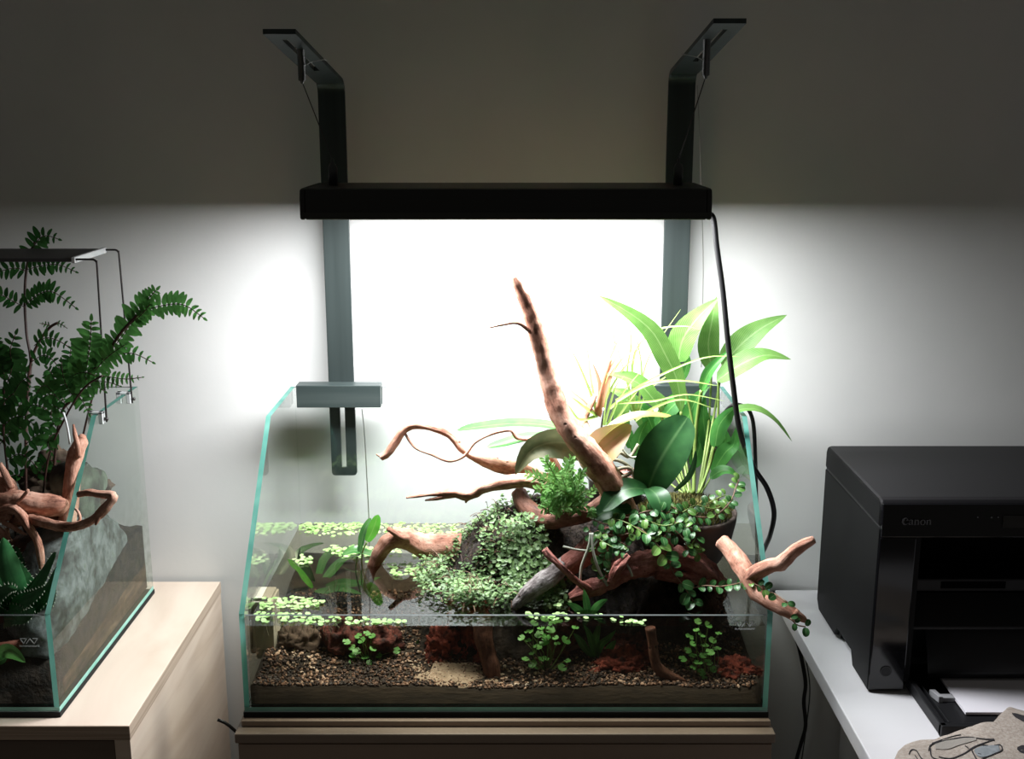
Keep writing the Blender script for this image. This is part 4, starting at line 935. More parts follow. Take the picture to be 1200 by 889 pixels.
# ---- pennywort (round leaves on stems), every leaf its own part
b = MB(); ring = []
for q in range(15):
    a = .28+q/14*(2*PI-.56); r = .5*(1+.07*math.cos(5*a)); ring.append((r*math.cos(a), r*math.sin(a), .06*math.cos(5*a)+.05))
b.add([(0, 0, 0)]+ring, [(0, i+1, i+2) for i in range(14)], uvs=[(.5, .5)]+[(.5+.5*math.cos(q), .5+.5*math.sin(q)) for q in range(15)])
PEN = bpy.data.meshes.new('pennywort_leaf'); PEN.from_pydata(b.v, [], b.f); PEN.materials.append(M_penny); uvl = PEN.uv_layers.new(name='UVMap')
for lp in PEN.loops: uvl.data[lp.index].uv = b.uv[lp.vertex_index]
PEN.polygons.foreach_set('use_smooth', [True]*len(b.f))
def pennywort(label, root, lv, y, seed):
    R = random.Random(seed); rb = at(root[0], root[1], y); t = thing('pennywort', label, 'plant', rb, 'pennywort plants under water')
    for (qx, qy, s) in lv:
        p = at(qx, qy, y-.006+R.uniform(-.008, .008)); m = (p+rb)/2+V((R.uniform(-.008, .008), 0, R.uniform(0, .006)))
        MB().tube([rb, m, p], .0004, 5, step=.008).build('stem', M_stem, t)
        up = V((R.uniform(-.4, .4), -.55+R.uniform(-.3, .3), 1)).normalized()
        inst('leaf', PEN, t, p, frame((math.cos(R.uniform(0, 6)), math.sin(R.uniform(0, 6)), 0), up), s*.001)
pennywort('left pennywort with round leaves before the dull red rocks', (432, 785), [(406, 752, 10), (412, 758, 9), (418, 763, 11), (413, 768, 9), (424, 750, 10), (420, 745, 9), (430, 742, 9), (415, 775, 9), (413, 777, 10), (436, 745, 9), (428, 770, 10), (437, 760, 9), (441, 780, 13), (433, 776, 8), (452, 784, 11), (444, 768, 8), (470, 780, 10), (465, 762, 9), (490, 776, 8), (450, 773, 7), (483, 792, 8)], .07, 1)
pennywort('central pennywort with many round leaves below the grey root', (640, 790), [(620, 740, 11), (611, 747, 9), (634, 736, 9), (645, 738, 12), (632, 743, 11), (640, 746, 12), (638, 752, 13), (630, 758, 11), (619, 750, 8), (663, 750, 12), (651, 747, 8), (653, 754, 8), (624, 765, 9), (637, 772, 13), (624, 778, 11), (632, 782, 11), (616, 772, 9), (659, 782, 11), (665, 774, 8), (674, 735, 9), (648, 730, 12), (626, 730, 10), (638, 725, 11), (655, 728, 10)], .045, 2)
pennywort('right pennywort hanging beside the rounded corner rock', (828, 805), [(818, 728, 9), (830, 732, 10), (808, 746, 11), (812, 754, 8), (822, 744, 9), (835, 750, 10), (806, 762, 9), (826, 756, 10), (840, 760, 10), (812, 768, 10), (824, 768, 10), (832, 764, 11), (800, 772, 10), (818, 776, 11), (830, 776, 10), (836, 784, 9), (822, 788, 11), (812, 782, 8), (826, 796, 9), (803, 797, 9), (842, 742, 8), (816, 738, 8)], .04, 3)
# ---- sword plant: emergent leaf, floating leaf, submerged leaves
sb_ = at(425, 700, .2); zb_ = V((sb_.x, .21, .075))
t = thing('sword_plant', 'water plant with one upright bright leaf left of the curved log', 'plant', zb_)
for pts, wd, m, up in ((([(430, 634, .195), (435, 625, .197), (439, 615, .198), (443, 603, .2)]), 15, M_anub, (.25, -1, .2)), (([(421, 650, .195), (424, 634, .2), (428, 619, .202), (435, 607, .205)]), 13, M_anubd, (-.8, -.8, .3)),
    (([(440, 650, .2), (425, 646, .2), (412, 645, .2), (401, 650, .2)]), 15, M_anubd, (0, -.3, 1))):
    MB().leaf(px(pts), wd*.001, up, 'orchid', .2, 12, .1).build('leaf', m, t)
for pts in ([(430, 635, .195), (424, 652, .195), (424, 700, .2)], [(419, 652, .195), (417, 670, .195), (424, 700, .2)], [(440, 650, .2), (436, 670, .2), (424, 700, .2)]):
    MB().tube(px(pts), .0011, 6, step=.006).build('stem', M_stem, t)
t = thing('sword_plant', 'submerged green leaves in the left part of the water with one tip above', 'plant', at(365, 690, .24))
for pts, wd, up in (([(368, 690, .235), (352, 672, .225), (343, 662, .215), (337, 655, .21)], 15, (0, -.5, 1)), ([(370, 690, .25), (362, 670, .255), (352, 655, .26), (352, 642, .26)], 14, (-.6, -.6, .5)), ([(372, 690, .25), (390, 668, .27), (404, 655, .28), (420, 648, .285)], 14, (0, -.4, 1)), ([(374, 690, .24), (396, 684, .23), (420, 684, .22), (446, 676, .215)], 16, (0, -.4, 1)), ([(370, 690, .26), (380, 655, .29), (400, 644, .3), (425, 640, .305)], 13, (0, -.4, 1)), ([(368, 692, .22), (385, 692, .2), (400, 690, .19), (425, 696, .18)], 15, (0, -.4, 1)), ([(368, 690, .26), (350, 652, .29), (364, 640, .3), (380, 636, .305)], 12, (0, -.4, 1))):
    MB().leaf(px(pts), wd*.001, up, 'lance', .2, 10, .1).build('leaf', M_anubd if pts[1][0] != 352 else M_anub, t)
# narrow submerged leaves between the rocks
t = thing('water_fern', 'narrow green submerged leaves left of the tall lava rock', 'plant', at(480, 788, .11))
for pts in ([(478, 788, .11), (482, 770, .105), (486, 758, .1), (492, 748, .1)], [(478, 788, .11), (474, 768, .105), (470, 755, .1), (468, 744, .1)], [(478, 788, .11), (488, 776, .1), (494, 764, .1), (496, 754, .1)], [(478, 788, .11), (464, 776, .1), (460, 764, .1), (462, 752, .1)], [(480, 788, .11), (490, 790, .1), (498, 782, .1), (502, 774, .1)]):
    MB().leaf(px(pts), .007, (.2, -1, .3), 'lance', .2, 8).build('leaf', M_anubd, t)
t = thing('water_fern', 'narrow green submerged leaves above the broad pointed lava rock', 'plant', at(700, 772, .07))
for pts in ([(700, 772, .07), (694, 755, .066), (690, 742, .063), (684, 732, .06)], [(700, 772, .07), (704, 755, .066), (712, 748, .06), (722, 738, .06)], [(700, 772, .07), (698, 750, .066), (700, 738, .063), (704, 726, .06)], [(702, 772, .07), (712, 762, .066), (718, 754, .063), (722, 750, .06)], [(698, 772, .07), (686, 760, .066), (678, 748, .063), (672, 742, .06)], [(690, 728, .05), (688, 712, .05), (686, 700, .05), (684, 690, .05)], [(690, 728, .05), (696, 714, .048), (704, 706, .046), (712, 702, .045)], [(690, 728, .05), (680, 716, .048), (672, 710, .046), (664, 706, .045)]):
    MB().leaf(px(pts), .009, (.2, -1, .4), 'lance', .2, 8).build('leaf', M_lilyd, t)
# ================================================================ fern tank at the left
xi0, xi1 = LTC-W2+GT+.0006, LX1-GT-.0006
def hsoil2(x, y): return .052+.05*max(0, y-.03)/.3+.010*noise.noise(V((x*20, y*20, 7)))+.004*noise.noise(V((x*70, y*70, 2)))-.03*math.exp(-((y-.0)/.02)**2)
o = terrain('terrarium_soil', (xi0, xi1), (.0068, .338), 70, 40, lambda x, y: max(.012, hsoil2(x, y)), .0066, M_bark, kind='stuff'); settag(o, 'dark soil filling the bottom of the fern tank', 'soil')
o = terrain('terrarium_sand', (xi1-.03, xi1+.0003), (.03, .338), 4, 40, lambda x, y: .024+.02*y/.33+.004*noise.noise(V((y*30, 0, 1))), .0067, solid('brown_sand_layer', [(.3, (.02, .011, .006)), (.55, (.07, .038, .02)), (.75, (.15, .09, .055))], .95, 45, stretch=(1, .4, 3), bump=.5), kind='stuff'); settag(o, 'brown sand layer seen through the side glass of the fern tank', 'sand')
# stones
def stone(name, label, c, r, mat, seed, flat=None, rough=.3):
    o = blob(name, c, r, mat, label, 'stone', seed, rough, 1.5, 5, group='stones in the fern tank', craggy=.08)
    return o
s1 = at(140, 640, x=-.562)
def slab(name, label, pts, depth, mat, seed):
    """big stone standing against the side glass: outline in the (y,z) plane, bulging inwards"""
    import bmesh
    b = MB(); n = 64; c = V((0, sum(p[0] for p in pts)/len(pts), sum(p[1] for p in pts)/len(pts)))
    ring, _ = catmull([V((0, p[0], p[1])) for p in pts+pts[:1]], [0]*(len(pts)+1), count=n+1); ring = ring[:-1]
    lay = [(.0, 1), (.0, .0)]
    rows = []
    for (dx, k) in ((.0, .35), (.0015, .72), (.004, .92), (.012, 1.0), (.45, .98), (.75, .85), (.95, .55), (1.0, .2)):
        row = []
        for i, p in enumerate(ring):
            q = c+(p-c)*k; d = dx if dx < .1 else dx*depth
            nz_ = noise.noise(V((q.y*40, q.z*40, seed+d*30))); q2 = q+(p-c).normalized()*.006*noise.noise(V((q.y*60, q.z*60, seed+5+d*20)))
            row.append(V((xi1-.001-d-.0025*abs(nz_)*(dx < .1)-.008*nz_*(dx > .1), q2.y, q2.z)))
        rows.append(row)
    vs = [v for r in rows for v in r]; F = []
    for a in range(len(rows)-1):
        for i in range(n): F.append((a*n+i, a*n+(i+1) % n, (a+1)*n+(i+1) % n, (a+1)*n+i))
    F.append(tuple(range(n))[::-1]); F.append(tuple((len(rows)-1)*n+i for i in range(n)))
    b.add(vs, F); o = b.build(name, mat); return settag(o, label, 'stone', 'stones in the fern tank')
def yz(px_, py_): p = at(px_, py_, x=-.516); return (p.y, p.z)
slab('grey_stone', 'big mottled grey stone pressed against the side glass of the fern tank', [yz(72, 770), yz(70, 735), yz(82, 690), yz(95, 625), yz(108, 596), yz(128, 598), yz(150, 612), yz(160, 634), yz(154, 658), yz(160, 690), yz(130, 728), yz(95, 770)], .09, M_stone, 3)
slab('green_stone', 'greenish grey stone peak above the big mottled stone', [yz(98, 600), yz(96, 560), yz(101, 538), yz(117, 546), yz(131, 553), yz(134, 570), yz(124, 588), yz(126, 604), yz(110, 616)], .05, solid('green_grey_stone', [(.35, (.02, .017, .014)), (.5, (.07, .085, .06)), (.65, (.15, .18, .14))], .9, 30, detail=8, bump=.8), 9)
blob('brown_stone', at(72, 572, .26), (.055, .03, .05), M_brownrock, 'dark brown stone behind the driftwood of the fern tank', 'stone', 31, .35, 1.4, 5, group='stones in the fern tank', craggy=.15)
# driftwood
GL = 'driftwood pieces in the fern tank'
wood('driftwood_piece', 'thick pale driftwood trunk lying across the fern tank', [
  ([(-40, 600, .12), (-10, 592, .115), (12, 588, .11), (35, 590, .105), (55, 592, .105), (70, 592, .105), (80, 590, .11)], [15, 15, 15, 14, 13, 11, 5]),
  ([(14, 598, .10), (22, 588, .094), (33, 574, .092)], [2.6, 2.4, 2.2]),
  ([(-8, 560, .13), (4, 566, .125), (14, 578, .12)], [12, 11, 8]),
  ([(0, 543, .12), (6, 556, .115), (14, 572, .11)], [3, 4.5, 4.5])], group=GL, seed=51)
wood('driftwood_piece', 'upright driftwood stub with twigs beside the slanted glass edge', [
  ([(76, 620, .115), (80, 596, .12), (83, 575, .125), (84, 555, .13), (88, 535, .135), (94, 518, .14), (97, 510, .14)], [10, 10, 9.5, 8, 9, 8, 4]),
  ([(92, 535, .128), (91, 522, .126), (88, 510, .126), (86, 497, .127)], [3.4, 3.2, 3, 1.4])], group=GL, seed=55)
wood('driftwood_piece', 'looping driftwood branch reaching out past the glass edge', [
  ([(15, 612, .10), (35, 608, .09), (55, 613, .078), (75, 617, .066), (95, 615, .055), (110, 608, .045), (122, 597, .04), (129, 588, .04), (133, 582, .042), (128, 580, .046), (116, 579, .052), (104, 577, .06), (92, 579, .068)], [7, 6, 6, 6, 5.5, 5, 5.5, 4.5, 5, 4.5, 4, 4, 3.5]),
  ([(88, 615, .06), (94, 608, .06), (92, 600, .064), (88, 596, .068)], [1.6, 1.6, 1.6, 1.2]),
  ([(118, 601, .04), (114, 610, .038), (112, 615, .037)], [2.6, 2.2, 1])], group=GL, seed=59)
wood('driftwood_piece', 'tangle of hanging driftwood roots above the aloe', [
  ([(-5, 600, .1), (12, 596, .092), (24, 602, .085), (34, 618, .08), (43, 632, .078), (48, 650, .076), (49, 673, .075)], [6, 6, 5.5, 5, 4.5, 4.5, 2.2]),
  ([(-8, 618, .09), (3, 625, .086), (7, 638, .084), (9, 655, .082)], [5, 4.5, 4, 2.5]),
  ([(4, 612, .088), (12, 616, .084), (22, 622, .08), (31, 626, .078)], [3, 3, 2.6, 1]),
  ([(8, 618, .087), (10, 628, .084), (14, 634, .082)], [2.6, 2.4, 1]),
  ([(-10, 606, .1), (4, 606, .095), (12, 604, .09)], [6, 6, 4])], group=GL, seed=63)
wood('driftwood_piece', 'short dark driftwood block under the pale trunk', [
  ([(30, 612, .13), (52, 606, .13), (72, 604, .13), (82, 604, .13)], [12, 11, 11, 8]), ([(20, 640, .14), (40, 634, .13), (62, 630, .13), (76, 626, .125)], [13, 12, 11, 8])], M_woodd, group=GL, seed=67)
# terracotta pot and aloe
pc = at(8, 740, .062)
t = thing('terracotta_pot', 'red terracotta pot sunk behind the front glass with the aloe', 'pot', (pc.x, pc.y, pc.z-.05))
MB().lathe([(.03, -.05), (.042, -.004), (.045, 0), (.045, .006), (.041, .006), (.04, -.006), (.03, -.008)], pc, 32).build('body', M_terra, t)
MB().lathe([(.04, -.006), (.03, .0), (.01, .004)], pc, 24, wob=.2).build('soil_fill', M_bark, t)
t = thing('aloe', 'dark green spiny aloe rosette under the driftwood roots', 'plant', pc)
for pts, wd, up in (([(22, 716, .06), (20, 690, .05), (10, 662, .05), (4, 630, .055)], 46, (.5, -1, .3)), ([(25, 716, .06), (34, 698, .05), (48, 676, .048), (64, 646, .052)], 24, (-.3, -1, .4)),
   ([(24, 720, .055), (42, 704, .045), (56, 690, .04), (66, 664, .04)], 26, (-.3, -1, .5)), ([(10, 720, .055), (22, 706, .035), (38, 698, .03), (52, 688, .03)], 24, (0, -.9, .6)),
   ([(4, 722, .05), (16, 720, .03), (28, 722, .024), (40, 712, .022)], 26, (0, -1, .5)), ([(20, 710, .07), (24, 690, .07), (22, 664, .07), (18, 640, .075)], 26, (0, -1, .3)),
   ([(4, 718, .06), (-10, 700, .05), (-22, 680, .05), (-30, 650, .05)], 34, (.3, -1, .4)), ([(30, 722, .06), (48, 714, .055), (58, 704, .05), (64, 690, .05)], 20, (-.2, -1, .4)), ([(0, 712, .05), (-6, 702, .03), (8, 690, .024), (20, 690, .024)], 20, (0, -1, .5))):
    W = [at(*p) for p in pts]; b = MB(); b.leaf(W, wd*.001, up, 'aloe', -.35, 14)
    nb = len(b.v); back = [v+V((0, .004, -.003)) for v in b.v]      # thick fleshy blade
    b2 = MB(); b2.leaf(W, wd*.001, up, 'aloe', .1, 14)
    for i in range(len(b.v)): b2.v[i] = b2.v[i]+V(up).normalized()*(-wd*.00012)
    b.add(b2.v, [f[::-1] for f in b2.f], uvs=b2.uv); lf = b.build('leaf', M_aloe, t)
    bs = MB()
    for i in range(1, 14):
        for k in (0, 4):
            p = b2.v[i*5+k]; c0 = b2.v[i*5+2]; d = (p-c0)
            if d.length < .0005: continue
            d = d.normalized()*.0028+V((0, -.0008, .0006)); s_ = (b2.v[min(i+1, 14)*5+k]-p).normalized()*.0008; h_ = V((0, -.0008, 0))
            bs.add([p-s_, p+s_, p+h_, p+d], [(0, 1, 3), (1, 2, 3), (2, 0, 3)])
    bs.build('spines', M_spine, lf, False)
t = thing('water_leaf', 'pale green pointed leaf low behind the front glass of the fern tank', 'leaf', at(10, 780, .012))
MB().leaf(px([(-6, 768, .016), (6, 762, .014), (18, 766, .012), (30, 776, .011)]), .016, (0, -1, .5), 'lance', .2, 10).build('blade', M_penny, t)
MB().leaf(px([(-8, 772, .018), (-2, 774, .017), (4, 772, .016), (8, 768, .016)]), .010, (0, -1, .5), 'oval', .2, 8).build('blade', M_lilyd, t)

# ---- fern: stems and fronds
t = thing('tall_fern', 'tall dark green fern with reddish stems in the left terrarium', 'plant', at(30, 600, .24))
def stem(pts, r=.0018): MB().tube([at(*p) for p in pts], r, 7, step=.008).build('stem', M_rstem, t)
RF = random.Random(31)
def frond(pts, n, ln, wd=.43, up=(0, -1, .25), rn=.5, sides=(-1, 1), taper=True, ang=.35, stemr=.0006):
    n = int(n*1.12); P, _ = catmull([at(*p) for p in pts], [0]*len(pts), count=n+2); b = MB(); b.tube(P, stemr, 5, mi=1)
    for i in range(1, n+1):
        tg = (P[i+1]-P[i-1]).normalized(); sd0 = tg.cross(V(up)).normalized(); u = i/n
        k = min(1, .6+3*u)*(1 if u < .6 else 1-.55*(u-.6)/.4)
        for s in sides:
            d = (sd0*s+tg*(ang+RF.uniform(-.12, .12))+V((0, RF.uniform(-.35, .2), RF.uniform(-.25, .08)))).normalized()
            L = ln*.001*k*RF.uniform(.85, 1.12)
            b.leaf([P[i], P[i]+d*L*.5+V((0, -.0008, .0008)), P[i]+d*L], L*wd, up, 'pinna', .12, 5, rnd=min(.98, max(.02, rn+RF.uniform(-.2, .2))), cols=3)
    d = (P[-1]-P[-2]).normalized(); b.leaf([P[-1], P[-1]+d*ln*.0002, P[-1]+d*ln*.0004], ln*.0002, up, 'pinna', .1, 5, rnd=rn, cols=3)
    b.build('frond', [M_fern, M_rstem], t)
stem([(30, 640, .24), (30, 560, .26), (32, 480, .29), (36, 425, .31), (31, 390, .32), (29, 345, .325), (33, 305, .33), (46, 272, .335)])
stem([(32, 640, .22), (30, 540, .22), (31, 470, .22), (36, 425, .22), (46, 400, .22), (58, 384, .22), (68, 378, .22)])
stem([(58, 640, .2), (68, 500, .2), (86, 466, .2), (100, 445, .19), (124, 416, .18), (140, 392, .17), (156, 374, .165), (166, 364, .165)])
stem([(72, 600, .22), (90, 540, .23), (102, 490, .235), (112, 450, .24), (116, 430, .24)], .0014)
stem([(44, 640, .2), (56, 540, .19), (76, 490, .18), (98, 455, .175), (120, 440, .17)], .0013)
stem([(20, 640, .2), (10, 560, .2), (4, 500, .2), (6, 440, .2)], .0015)
fr = frond
fr([(33, 302, .33), (42, 285, .33), (52, 276, .33), (68, 280, .325)], 7, 16, rn=.12)
fr([(31, 316, .325), (50, 311, .32), (68, 310, .315), (88, 318, .31)], 9, 14, rn=.12)
fr([(31, 318, .325), (18, 314, .32), (0, 318, .315), (-20, 326, .31)], 7, 14, rn=.08)
fr([(29, 358, .322), (45, 345, .315), (62, 342, .31), (88, 360, .3)], 11, 16, rn=.2)
fr([(29, 360, .322), (14, 352, .315), (0, 345, .31), (-16, 344, .3)], 7, 15, rn=.15)
fr([(40, 405, .22), (52, 396, .21), (66, 398, .205), (80, 406, .2)], 7, 13, rn=.2)
fr([(60, 382, .22), (54, 380, .218), (48, 379, .216)], 3, 5, rn=.2); fr([(66, 378, .22), (72, 380, .218), (78, 384, .216)], 3, 5, rn=.2)
fr([(37, 424, .22), (50, 416, .21), (60, 420, .2), (70, 432, .195)], 7, 13, rn=.2)
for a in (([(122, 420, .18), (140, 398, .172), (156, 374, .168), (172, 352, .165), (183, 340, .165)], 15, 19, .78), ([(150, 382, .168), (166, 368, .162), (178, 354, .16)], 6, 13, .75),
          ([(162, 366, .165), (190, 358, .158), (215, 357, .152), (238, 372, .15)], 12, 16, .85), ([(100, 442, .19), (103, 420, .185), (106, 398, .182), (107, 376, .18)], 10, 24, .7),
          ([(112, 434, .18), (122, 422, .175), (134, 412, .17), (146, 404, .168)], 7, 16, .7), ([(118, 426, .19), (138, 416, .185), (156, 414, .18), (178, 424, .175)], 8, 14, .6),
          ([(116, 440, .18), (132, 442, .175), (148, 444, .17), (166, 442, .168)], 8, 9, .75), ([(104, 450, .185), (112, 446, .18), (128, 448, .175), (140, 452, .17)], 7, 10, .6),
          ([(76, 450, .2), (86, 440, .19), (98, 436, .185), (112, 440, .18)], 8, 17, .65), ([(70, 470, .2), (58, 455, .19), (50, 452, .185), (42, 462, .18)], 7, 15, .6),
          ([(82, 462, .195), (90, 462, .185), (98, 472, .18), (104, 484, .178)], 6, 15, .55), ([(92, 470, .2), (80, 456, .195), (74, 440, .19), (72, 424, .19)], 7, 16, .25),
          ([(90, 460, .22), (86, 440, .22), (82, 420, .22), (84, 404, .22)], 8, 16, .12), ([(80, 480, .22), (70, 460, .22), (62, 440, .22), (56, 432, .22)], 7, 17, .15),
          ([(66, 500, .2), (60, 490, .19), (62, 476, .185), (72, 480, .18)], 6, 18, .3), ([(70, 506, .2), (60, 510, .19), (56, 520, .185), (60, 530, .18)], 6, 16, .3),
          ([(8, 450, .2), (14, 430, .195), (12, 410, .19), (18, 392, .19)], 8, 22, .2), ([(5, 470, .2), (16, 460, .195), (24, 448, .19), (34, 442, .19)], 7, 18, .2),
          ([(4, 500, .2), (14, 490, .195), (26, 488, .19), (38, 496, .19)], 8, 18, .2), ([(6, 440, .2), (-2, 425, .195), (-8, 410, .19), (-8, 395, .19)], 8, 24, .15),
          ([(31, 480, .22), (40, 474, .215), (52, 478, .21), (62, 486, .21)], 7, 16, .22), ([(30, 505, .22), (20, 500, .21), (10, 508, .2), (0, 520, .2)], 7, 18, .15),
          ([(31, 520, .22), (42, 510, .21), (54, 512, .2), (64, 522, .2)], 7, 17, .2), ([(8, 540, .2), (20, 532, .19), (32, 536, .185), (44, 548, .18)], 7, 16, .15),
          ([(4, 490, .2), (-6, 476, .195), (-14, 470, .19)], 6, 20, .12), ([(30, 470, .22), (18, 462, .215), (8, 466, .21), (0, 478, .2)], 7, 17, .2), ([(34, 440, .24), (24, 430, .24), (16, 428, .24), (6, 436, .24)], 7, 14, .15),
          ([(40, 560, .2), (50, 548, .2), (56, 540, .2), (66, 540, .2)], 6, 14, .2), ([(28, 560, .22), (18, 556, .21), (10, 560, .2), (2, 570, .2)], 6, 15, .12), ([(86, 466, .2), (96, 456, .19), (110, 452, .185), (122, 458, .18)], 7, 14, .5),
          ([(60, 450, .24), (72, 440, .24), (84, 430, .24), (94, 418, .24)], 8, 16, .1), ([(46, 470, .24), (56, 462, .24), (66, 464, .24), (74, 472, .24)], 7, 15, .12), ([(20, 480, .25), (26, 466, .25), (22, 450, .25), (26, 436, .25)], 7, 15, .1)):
    fr(a[0], a[1], a[2], rn=a[3])
# ---- slim lamp of the fern tank
lz = .4965; ye0, ye1 = .192, .300; xr = at(88, 303, ye0).x
t = thing('clip_lamp', 'slim dark grey lamp panel on bent wire legs over the fern tank', 'lamp', (LTC, .246, lz-.006))
MB().box((LTC-.28, ye0, lz-.003), (xr-.005, ye1, lz+.0015)).build('panel', M_lampg, t, False, bevel=.001)
MB().box((xr-.005, ye0-.0005, lz-.0045), (xr, ye1+.0005, lz+.003)).build('end_cap', M_acryl, t, False, bevel=.001)
for (xa, ya, top, foot) in ((xr-.002, ye0+.002, (113, 303), (125, 494)), (xr-.002, ye1-.002, (139, 292.5), (155, 472))):
    a = at(top[0], top[1], ya); f_ = at(foot[0], foot[1], ya); zt = lz
    pts = [V((xa, ya, zt)), V((a.x-.007, ya, zt)), V((a.x-.003, ya, zt-.0006)), V((a.x-.0006, ya, zt-.003)), V((a.x, ya, zt-.007))]
    b = MB(); b.tube(pts+[V((a.x+(f_.x-a.x)*k, ya, zt-.007+(f_.z-zt+.007)*k)) for k in (.3, .6, 1)], .0013, 8, step=.004); b.build('wire_leg', M_wire, t)
    g = V((LX1, ya, f_.z))
    b = MB(); b.box((LX1-GT-.007, ya-.004, TH-.012), (LX1-GT-.0006, ya+.004, TH+.004)); b.box((LX1+.0006, ya-.004, TH-.012), (LX1+.006, ya+.004, TH+.004)); b.box((LX1-GT-.007, ya-.004, TH+.0006), (LX1+.006, ya+.004, TH+.004))
    cl_ = b.build('glass_clip', M_acryl, t, False, bevel=.0008)
    MB().tube([(LX1+.006, ya, TH-.006), (LX1+.011, ya, TH-.006)], .0022, 10).build('screw', M_wire, cl_)
# clear airline tube in the fern tank
cord('airline_tube', [(82, 520, .16), (80, 505, .16), (77, 492, .16), (74, 483, .16)], .0013, 'short clear tube standing among the fern stems', M_acryl, 'tube')
# ================================================================ printer
PX0 = .4375; PX1 = .885; PYF = .066; PYB = .318; PZ0 = DZ; PZT = .2265
pf = at(1016, 808, z=DZ+.003); PX0 = pf.x; PYF = pf.y
pt = thing('printer', 'black multifunction inkjet printer standing on the white desk', 'printer', ((PX0+PX1)/2, (PYF+PYB)/2, DZ))
zs = PZT-.034        # seam under the lid
# left side shell with the notched foot
def rounded(pts): return pts
prof = [(PYF, DZ+.003), (PYF+.062, DZ+.003), (PYF+.072, DZ+.020), (PYF+.135, DZ+.020), (PYF+.145, DZ+.006), (PYB-.012, DZ+.006), (PYB, DZ+.018), (PYB, zs-.001), (PYF, zs-.001)]
MB().prism([(PX0, y, z) for y, z in prof], (.006, 0, 0)).build('side_shell', M_pblack, pt, False, bevel=.0015)
MB().prism([(PX1-.006, y, z) for y, z in prof], (.006, 0, 0)).build('side_shell', M_pblack, pt, False, bevel=.0015)
MB().box((PX0+.006, PYB-.1, DZ+.006), (PX1-.006, PYB, zs-.001)).build('rear_body', M_pblack, pt, False)
MB().box((PX0+.006, PYF+.004, DZ+.012), (PX0+.052, PYB-.1, zs-.002)).build('inner_body', M_pblack, pt, False)
# lid
b = MB(); r = .010
lp = [(PYF-.001, zs+.0006), (PYF-.001, PZT-.012), (PYF+.001, PZT-.005), (PYF+.006, PZT-.001), (PYF+.014, PZT), (PYB-.012, PZT+.001), (PYB-.004, PZT-.002), (PYB, PZT-.009), (PYB, zs+.0006)]
b.prism([(PX0-.0008, y, z) for y, z in lp][::-1], (PX1-PX0+.0016, 0, 0)); b.m[0] = b.m[1] = 1; b.build('lid', [M_ptop, M_pblack], pt, False, bevel=.004)  # lid ends painted darker than the top, in place of shade
MB().prism([(PX0+.001, y, z) for y, z in ((PYF+.002, zs-.001), (PYB-.002, zs-.001), (PYB-.002, zs+.001), (PYF+.002, zs+.001))], (PX1-PX0-.002, 0, 0)).build('seam', M_cord, pt, False)
# control panel, glossy, leaning back a little
CP0, CP1 = at(1040, 628, PYF).z, PZT-.004
b = MB(); b.prism([(PX0+.0015, y, z) for y, z in ((PYF-.0045, CP0), (PYF-.0025, CP1), (PYF+.012, CP1), (PYF+.012, CP0))][::-1], (PX1-PX0-.003, 0, 0)); cpn = b.build('control_panel', M_pgloss, pt, False, bevel=.001)
def panel_pt(px_, py_): p = at(px_, py_, PYF-.0045); return p
q0, q1 = panel_pt(1176, 604), panel_pt(1216, 618)
MB().box((q0.x, PYF-.0052, q1.z), (q1.x, PYF-.003, q0.z)).build('display', solid('dark_screen', (.018, .017, .016), .2), cpn, False)
for x_ in (1146, 1162, 1170): 
    p = panel_pt(x_, 606); MB().box((p.x-.0008, PYF-.0050, p.z-.0006), (p.x+.0008, PYF-.0035, p.z+.0006)).build('indicator', M_pgrey, cpn, False)
# lettering: thick-and-thin serif strokes
def ribbons(strokes, T, th, name, mat, parent):
    """strokes: list of [(x,y,w),...]; T maps glyph x,y to a point; th extrudes towards the viewer"""
    b = MB()
    for st in strokes:
        P, Wd = catmull([V((p[0], p[1], 0)) for p in st], [p[2] for p in st], count=max(2, (len(st)-1)*6+1)) if len(st) > 2 else ([V((p[0], p[1], 0)) for p in st], [p[2] for p in st])
        n = len(P); vs = []
        for i in range(n):
            t_ = P[min(i+1, n-1)]-P[max(i-1, 0)]; t_ = t_.normalized() if t_.length > 0 else V((1, 0, 0)); nn = V((-t_.y, t_.x, 0))*Wd[i]*.5
            vs += [T(P[i]+nn), T(P[i]-nn)]
        m = len(vs); vs += [v+th for v in vs]
        F = []
        for i in range(n-1):
            a = 2*i; F += [(m+a, m+a+1, m+a+3, m+a+2), (a, a+2, a+3, a+1), (a, m+a, m+a+2, a+2), (a+1, a+3, m+a+3, m+a+1)]
        F += [(0, 1, m+1, m), (2*n-2, m+2*n-2, m+2*n-1, 2*n-1)]
        b.add(vs, F)
    return b.build(name, mat, parent, False)
S = []
S.append([(1.05, .95, .26), (.8, 1.3, .13), (.45, 1.3, .2), (.16, .95, .34), (.1, .62, .38), (.25, .25, .34), (.55, .04, .22), (.85, .12, .12), (1.15, .4, .05)])
S.append([(.78, .92, .16), (1.1, .88, .05), (1.35, .8, .06)])
S.append([(1.32, .72, .12), (1.6, .95, .12), (1.88, .88, .2), (1.92, .5, .25), (1.92, .18, .25), (2.1, .04, .08)])
S.append([(1.88, .55, .08), (1.5, .48, .12), (1.34, .25, .22), (1.5, .06, .14), (1.86, .22, .08)])
for o_ in (2.32, 4.62):
    S.append([(o_, .95, .08), (o_+.16, .93, .2)]); S.append([(o_+.18, 1.0, .25), (o_+.18, .02, .25)]); S.append([(o_, .03, .06), (o_+.38, .03, .06)])
    S.append([(o_+.25, .78, .07), (o_+.5, .96, .13), (o_+.74, .86, .22), (o_+.8, .5, .25), (o_+.8, .02, .25)]); S.append([(o_+.6, .03, .06), (o_+1.0, .03, .06)])
